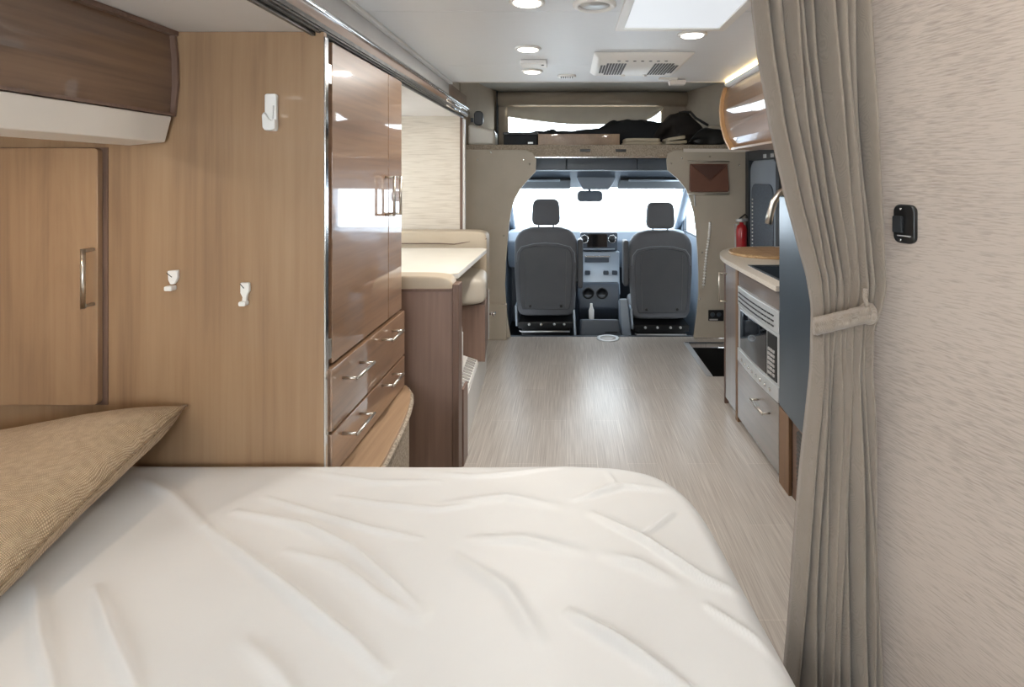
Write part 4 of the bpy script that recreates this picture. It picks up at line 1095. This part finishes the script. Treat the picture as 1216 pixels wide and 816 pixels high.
# floor ring by the cab
p = G(722, 402, 0)
o = thing('floor_socket', (p.x, p.y, 0), 'round steel table socket set in the floor before the cab', 'floor socket')
MB().lathe([(.100, .0005), (.100, .004), (.085, .009), (.070, .006)], (p.x, p.y, 0), 'Z', 36).build('outer_ring', 'steel', o, smooth=True)
MB().lathe([(.070, .0008), (.068, .007), (.02, .008)], (p.x, p.y, 0), 'Z', 30).build('cap', 'grey_fascia', o, smooth=True)

# ================================================================== ENTRY DOOR and right wall things
d1_ = MB().box(XR-.045, XR-.001, 3.87, 4.60, .0, 1.60)
dr = struct('door_1', wall_hole(MB(), 'X', XR-.05, XR-.001, 3.87, 4.60, 0, 1.60, 3.93, 4.52, .04, 1.52), 'door_dark', bevel=.004)
MB().prism(rr(3.932, 4.518, .042, 1.518, .10), 'X', XR-.035, XR-.003).build('door_skin', 'door_grey', dr, bevel=.004)
MB().prism(rr(4.00, 4.47, .30, 1.33, .09), 'X', XR-.045, XR-.034).build('door_screen', 'door_screen', dr, bevel=.004)
t = MB()
for i in range(26):
    z = .45+i*.030; t.lathe([(.008, 0), (.007, -.006), (.002, -.008)], (XR-.045, 4.43, z), 'X', 8)
t.build('stud_row', 'white_plastic', dr, smooth=True)
for yy_ in (3.95, 4.1): MB().box(XR-.06, XR-.051, yy_, yy_+.055, 1.53, 1.56).build('closer_bracket', 'steel', dr, bevel=.003)
# fire extinguisher
ep = U(881, 0, 4.52)
fe = thing('fire_extinguisher', (ep.x, 4.52, .70), 'small red fire extinguisher on the beige partition beside the entry door', 'fire extinguisher')
MB().lathe([(.02, 0), (.042, .008), (.044, .03), (.044, .24), (.036, .275), (.016, .29), (.016, .31)], (ep.x, 4.53, .70), 'Z').build('cylinder', 'red', fe, smooth=True)
MB().tube([(ep.x-.045, 4.53, 1.018), (ep.x+.05, 4.53, 1.025)], .013, 10).lathe([(.018, 0), (.018, .03)], (ep.x, 4.53, 1.005), 'Z', 14).build('valve', 'steel', fe, smooth=True)
MB().tube([(ep.x-.02, 4.53, 1.03), (ep.x+.03, 4.53, 1.07), (ep.x+.055, 4.53, 1.045)], .008, 8).build('squeeze_lever', 'black_plastic', fe, smooth=True)
MB().box(ep.x-.03, ep.x+.03, 4.57, 4.623, .72, .98).build('wall_bracket', 'steel', fe)
# leather pouch
yy = YP-.05
a = U(818, 192, yy); b = U(865, 228, yy)
po = thing('leather_pouch', ((a.x+b.x)/2, yy, b.z), 'brown leather envelope pouch hung on the right cab partition', 'pouch')
MB().prism([(a.x+.005, a.z-.02), (b.x-.015, a.z-.02), (b.x, b.z+.02), (b.x-.01, b.z), (a.x+.012, b.z), (a.x, b.z+.02)], 'Y', yy-.030, yy).build('pouch_body', 'brown_leather', po, bevel=.008)
cxp = (a.x+b.x)/2
MB().prism([(a.x+.02, a.z-.03), (b.x-.03, a.z-.03), (cxp, a.z-.155)], 'Y', yy-.036, yy-.031).build('envelope_flap', plain('dark_leather_flap', '#4f3026', .5, var=.1), po, bevel=.002)
MB().tube([(a.x+.01, yy-.040, a.z-.025), (cxp, yy-.040, a.z-.165), (b.x-.02, yy-.040, a.z-.025)], .004, 8).build('flap_edge', 'brown_leather', po, smooth=True)
for z in (a.z, b.z-.018):
    MB().tube([(a.x-.01, yy-.012, z), (b.x+.005, yy-.012, z)], .006, 8).build('hanging_rod', 'brushed', po, smooth=True)
MB().tube([(a.x+.045, yy-.01, b.z-.02), (a.x+.05, yy-.01, b.z-.12)], .006, 8).build('pull_cord', 'steel', po, smooth=True)
# bead chain on the partition
t = MB()
pts = [(843, 265), (842, 280), (839, 300), (837, 320), (835, 342)]
q = [U(c_, d_, YP-.052) for c_, d_ in pts]
for s_ in range(4):
    for k in range(6):
        c_ = q[s_].lerp(q[s_+1], k/6); t.lathe([(.003, -.011), (.011, -.005), (.011, .005), (.003, .011)], c_, 'Z', 8)
t.tube(q, .002, 6)
tag(t.build('bead_chain', 'white_plastic', smooth=True), 'string of white beads hanging on the right cab partition', 'bead chain')
a = U(841, 368, YP-.047); b = U(859, 381, YP-.047)
o = thing('socket_plate', ((a.x+b.x)/2, YP-.046, b.z), 'black double socket plate low on the right cab partition', 'socket')
MB().prism(rr(a.x, b.x, b.z, a.z, .006), 'Y', YP-.056, YP-.0455).build('plate', 'black_plastic', o, bevel=.002)
for x in (a.x+.035, a.x+.09): MB().lathe([(.020, 0), (.018, -.005), (.012, -.002)], (x, YP-.0565, (a.z+b.z)/2+.008), 'Y', 16).build('socket', 'steel_dark', o, smooth=True)
MB().box(a.x+.008, b.x-.05, YP-.058, YP-.0562, b.z+.006, b.z+.018).build('rating_strip', 'grey_fascia', o)

# ================================================================== ON THE BUNK
def lump(name, x0, x1, y0, y1, z0, z1, mat, label, cat, e=.5, ns=.02, seed=0, group=None, taper=None):
    m = MB(); cushion(m, x0, x1, y0, y1, z0, z1, e, 16)
    cx = (x0+x1)/2
    out = []
    for (x, y, z) in m.v:
        n = mn.noise(Vector((x*9+seed, y*9, z*12)))*ns
        if taper:
            u = (x-x0)/(x1-x0); k = taper(u); z = z0+(z-z0)*k
        out.append((x+n*.5, y+n, max(z0, z+n*(1 if z > z0+.01 else 0))))
    m.v = out
    return tag(m.build(name, mat, smooth=True, weld=True), label, cat, group)
def ux(px, Y): return (px-VX)*Y/F
def uz(py, Y): return E-(py-VY)*Y/F
tag(MB().hexa([(-.898, 4.77, ZB), (ux(588, 4.8), 4.80, ZB), (ux(588, 4.8)-.03, 5.2, ZB), (-.805, 5.2, ZB)], [(-.898, 4.77, uz(147, 4.8)), (ux(588, 4.8), 4.80, uz(154, 4.8)), (ux(588, 4.8)-.03, 5.2, uz(154, 4.8)), (-.805, 5.2, uz(147, 4.8))]).build('foam_cushion', 'laminate', bevel=.03), 'cream wedge cushion at the left end of the bunk', 'cushion')
o = thing('bunk_speaker', (-.86, 4.86, 1.92), 'small black oval speaker on the left wall of the bunk', 'speaker')
m = MB(); m.prism(rr(-.01, .075, 0, .13, .035), 'Y', 4.84, 4.88); m.v = [(x-.885+.04, y+.02, z+1.85) for x, y, z in m.v]; m.build('speaker_case', 'black_plastic', o, bevel=.01)
MB().box(-.93, -.86, 4.87, 4.89, 1.88, 1.92).build('speaker_bracket', 'black_plastic', o)
Yb = 4.85
bc = thing('black_case', (ux(618, Yb), Yb+.1, ZB), 'black hard case on the bunk in front of the window, left of the cream board', 'case')
MB().box(ux(598, Yb), ux(638, Yb), Yb, Yb+.25, ZB, uz(160, Yb)).build('case_body', 'black_soft', bc, bevel=.008)
MB().box(ux(598, Yb)-.005, ux(638, Yb)+.005, Yb-.005, Yb+.255, uz(160, Yb)+.0005, uz(157, Yb)).build('case_lid', 'black_plastic', bc, bevel=.004)
MB().box(ux(627, Yb), ux(633, Yb), Yb-.012, Yb-.003, ZB+.02, ZB+.035).build('latch', 'steel', bc)
tag(MB().box(ux(639, Yb), ux(736, Yb), Yb, Yb+.04, ZB, uz(159, Yb)).build('bunk_guard_board', 'edge_wood_y', bevel=.004), 'long low tan board standing on the bunk behind the carpeted edge', 'board')
m = MB()
def folded(x0, x1, y0, z0, n, lab, sl=0):
    o = thing('folded_blanket', ((x0+x1)/2, y0, z0), lab, 'blanket', 'folded blankets on the bunk')
    for i in range(n):
        m = MB(); cushion(m, x0+.01*i, x1-.015*i, y0, y0+.28, z0+i*.031, z0+i*.031+.033, .25, 10)
        m.v = [(x, y+mn.noise(Vector((x*8, z*30, i)))*.01, z+sl*(x-x0)*(i+1)/n+mn.noise(Vector((x*6, y*6, i)))*.004*(1 if i else 0)) for x, y, z in m.v]
        m.build('fold', 'blanket', o, smooth=True, weld=True)
folded(ux(740, 4.78), ux(786, 4.78), 4.72, ZB+.001, 2, 'folded cream blanket on the bunk left of the dark jacket')
folded(ux(789, 4.78), ux(815, 4.78), 4.72, ZB+.001, 2, 'folded cream blanket on the bunk under the dark jacket', .14)
lump('duffel_bag', ux(606, 5.25), ux(800, 5.25), 5.14, 5.42, ZB, uz(143, 5.25), 'black_soft', 'long black duffel bag lying on the bunk in front of the window', 'bag', .5, .05, 3, taper=lambda u: .60 if u < .5 else min(1, .60+(u-.5)*3.2))
lump('dark_jacket', ux(775, 4.98), ux(846, 4.98), 5.01, 5.08, ZB+.001, uz(132, 4.98), 'jacket', 'dark brown jacket heaped on the bunk right of the window', 'jacket', .7, .05, 11, taper=lambda u: .25+.75*math.sin(PI*min(1, u*.95+.03))**.9)
lump('black_bag', ux(815, 4.85), ux(864, 4.85), 4.73, 4.82, ZB+.001, uz(152, 4.85), 'black_plastic', 'crumpled glossy black bag at the right end of the bunk', 'bag', .7, .03, 21, taper=lambda u: .3+.7*math.sin(PI*u)**.7)
lump('soft_pillow', ux(838, 4.95), ux(860, 4.95), 4.84, 4.995, ZB+.001, uz(149, 4.95), 'shade', 'tan soft pillow behind the black bag at right end of the bunk', 'pillow', .6, .02, 31)
st = MB().tube([U(806, 134, 4.88), U(820, 133, 4.86), U(826, 140, 4.85), U(836, 146, 4.84), U(841, 149, 4.835)], .012, 8)
tag(st.build('shoulder_strap', 'black_plastic', smooth=True), 'black strap draped over the dark jacket', 'strap')

# ================================================================== LIGHT
def area(name, loc, rot, sx, sy, power, color=(1, 1, 1), shape='RECTANGLE', portal=False, spread=None):
    l = bpy.data.lights.new(name, 'AREA'); l.shape = shape; l.size = sx
    if shape in ('RECTANGLE', 'ELLIPSE'): l.size_y = sy
    l.energy = power; l.color = color
    if spread: l.spread = spread
    if portal: l.cycles.is_portal = True
    o = bpy.data.objects.new(name, l); col.objects.link(o); o.location = loc; o.rotation_euler = rot
    return o
for i, p in enumerate(LP):
    area('ceiling_and_fill_lamp', (p.x, p.y, p.z-.02), (0, 0, 0), .09, .09, ((8.5, 9.0, 7.0, 4.0)[i] if i < 4 else 1.0), (1.0, .95, .88), 'DISK')  # the weakest belong to the added, unseen fill lamps
area('locker_lamp_light', (-1.50, 1.05, 1.545), (0, 0, 0), .07, .07, 2.6, (1.0, .80, .58), 'DISK')
# daylight through the openings
DAY = (.90, .95, 1.0)
area('daylight_rear_window', (-.40, YB+.03, 1.235), (PI/2, 0, 0), 1.4, .7, 16, DAY)
area('daylight_dinette_window', (XL+.03, 3.17, 1.31), (0, -PI/2, 0), .54, .82, 4, DAY)
area('portal_windscreen', (.30, 5.90, 1.02), (-PI/2-.7, 0, 0), 1.9, .85, 1, portal=True)
area('portal_cab_left', (cabx0-.06, 5.48, 1.05), (0, -PI/2, 0), .5, .95, 1, portal=True)
area('portal_cab_right', (cabx1+.06, 5.48, 1.05), (0, PI/2, 0), .5, .95, 1, portal=True)
area('portal_bunk', (.17, 5.66, 1.96), (-PI/2, 0, 0), 1.6, .3, 1, portal=True)

wld = bpy.data.worlds.new('World'); sc.world = wld; wld.use_nodes = True
bg = wld.node_tree.nodes['Background']; bg.inputs[0].default_value = (.88, .94, 1, 1); bg.inputs[1].default_value = 10

cam = bpy.data.cameras.new('camera'); co_ = bpy.data.objects.new('camera', cam); col.objects.link(co_)
cam.sensor_width = 36; cam.lens = F/1216*36; cam.clip_start = .01
cam.shift_x = -(VX-608)/1216; cam.shift_y = (VY-408)/1216
co_.location = (0, 0, E); co_.rotation_euler = (PI/2, 0, 0)
sc.camera = co_
sc.view_settings.view_transform = 'Standard'; sc.view_settings.look = 'None'; sc.view_settings.gamma = 1; sc.view_settings.use_curve_mapping = False
sc.view_settings.exposure = 0.0
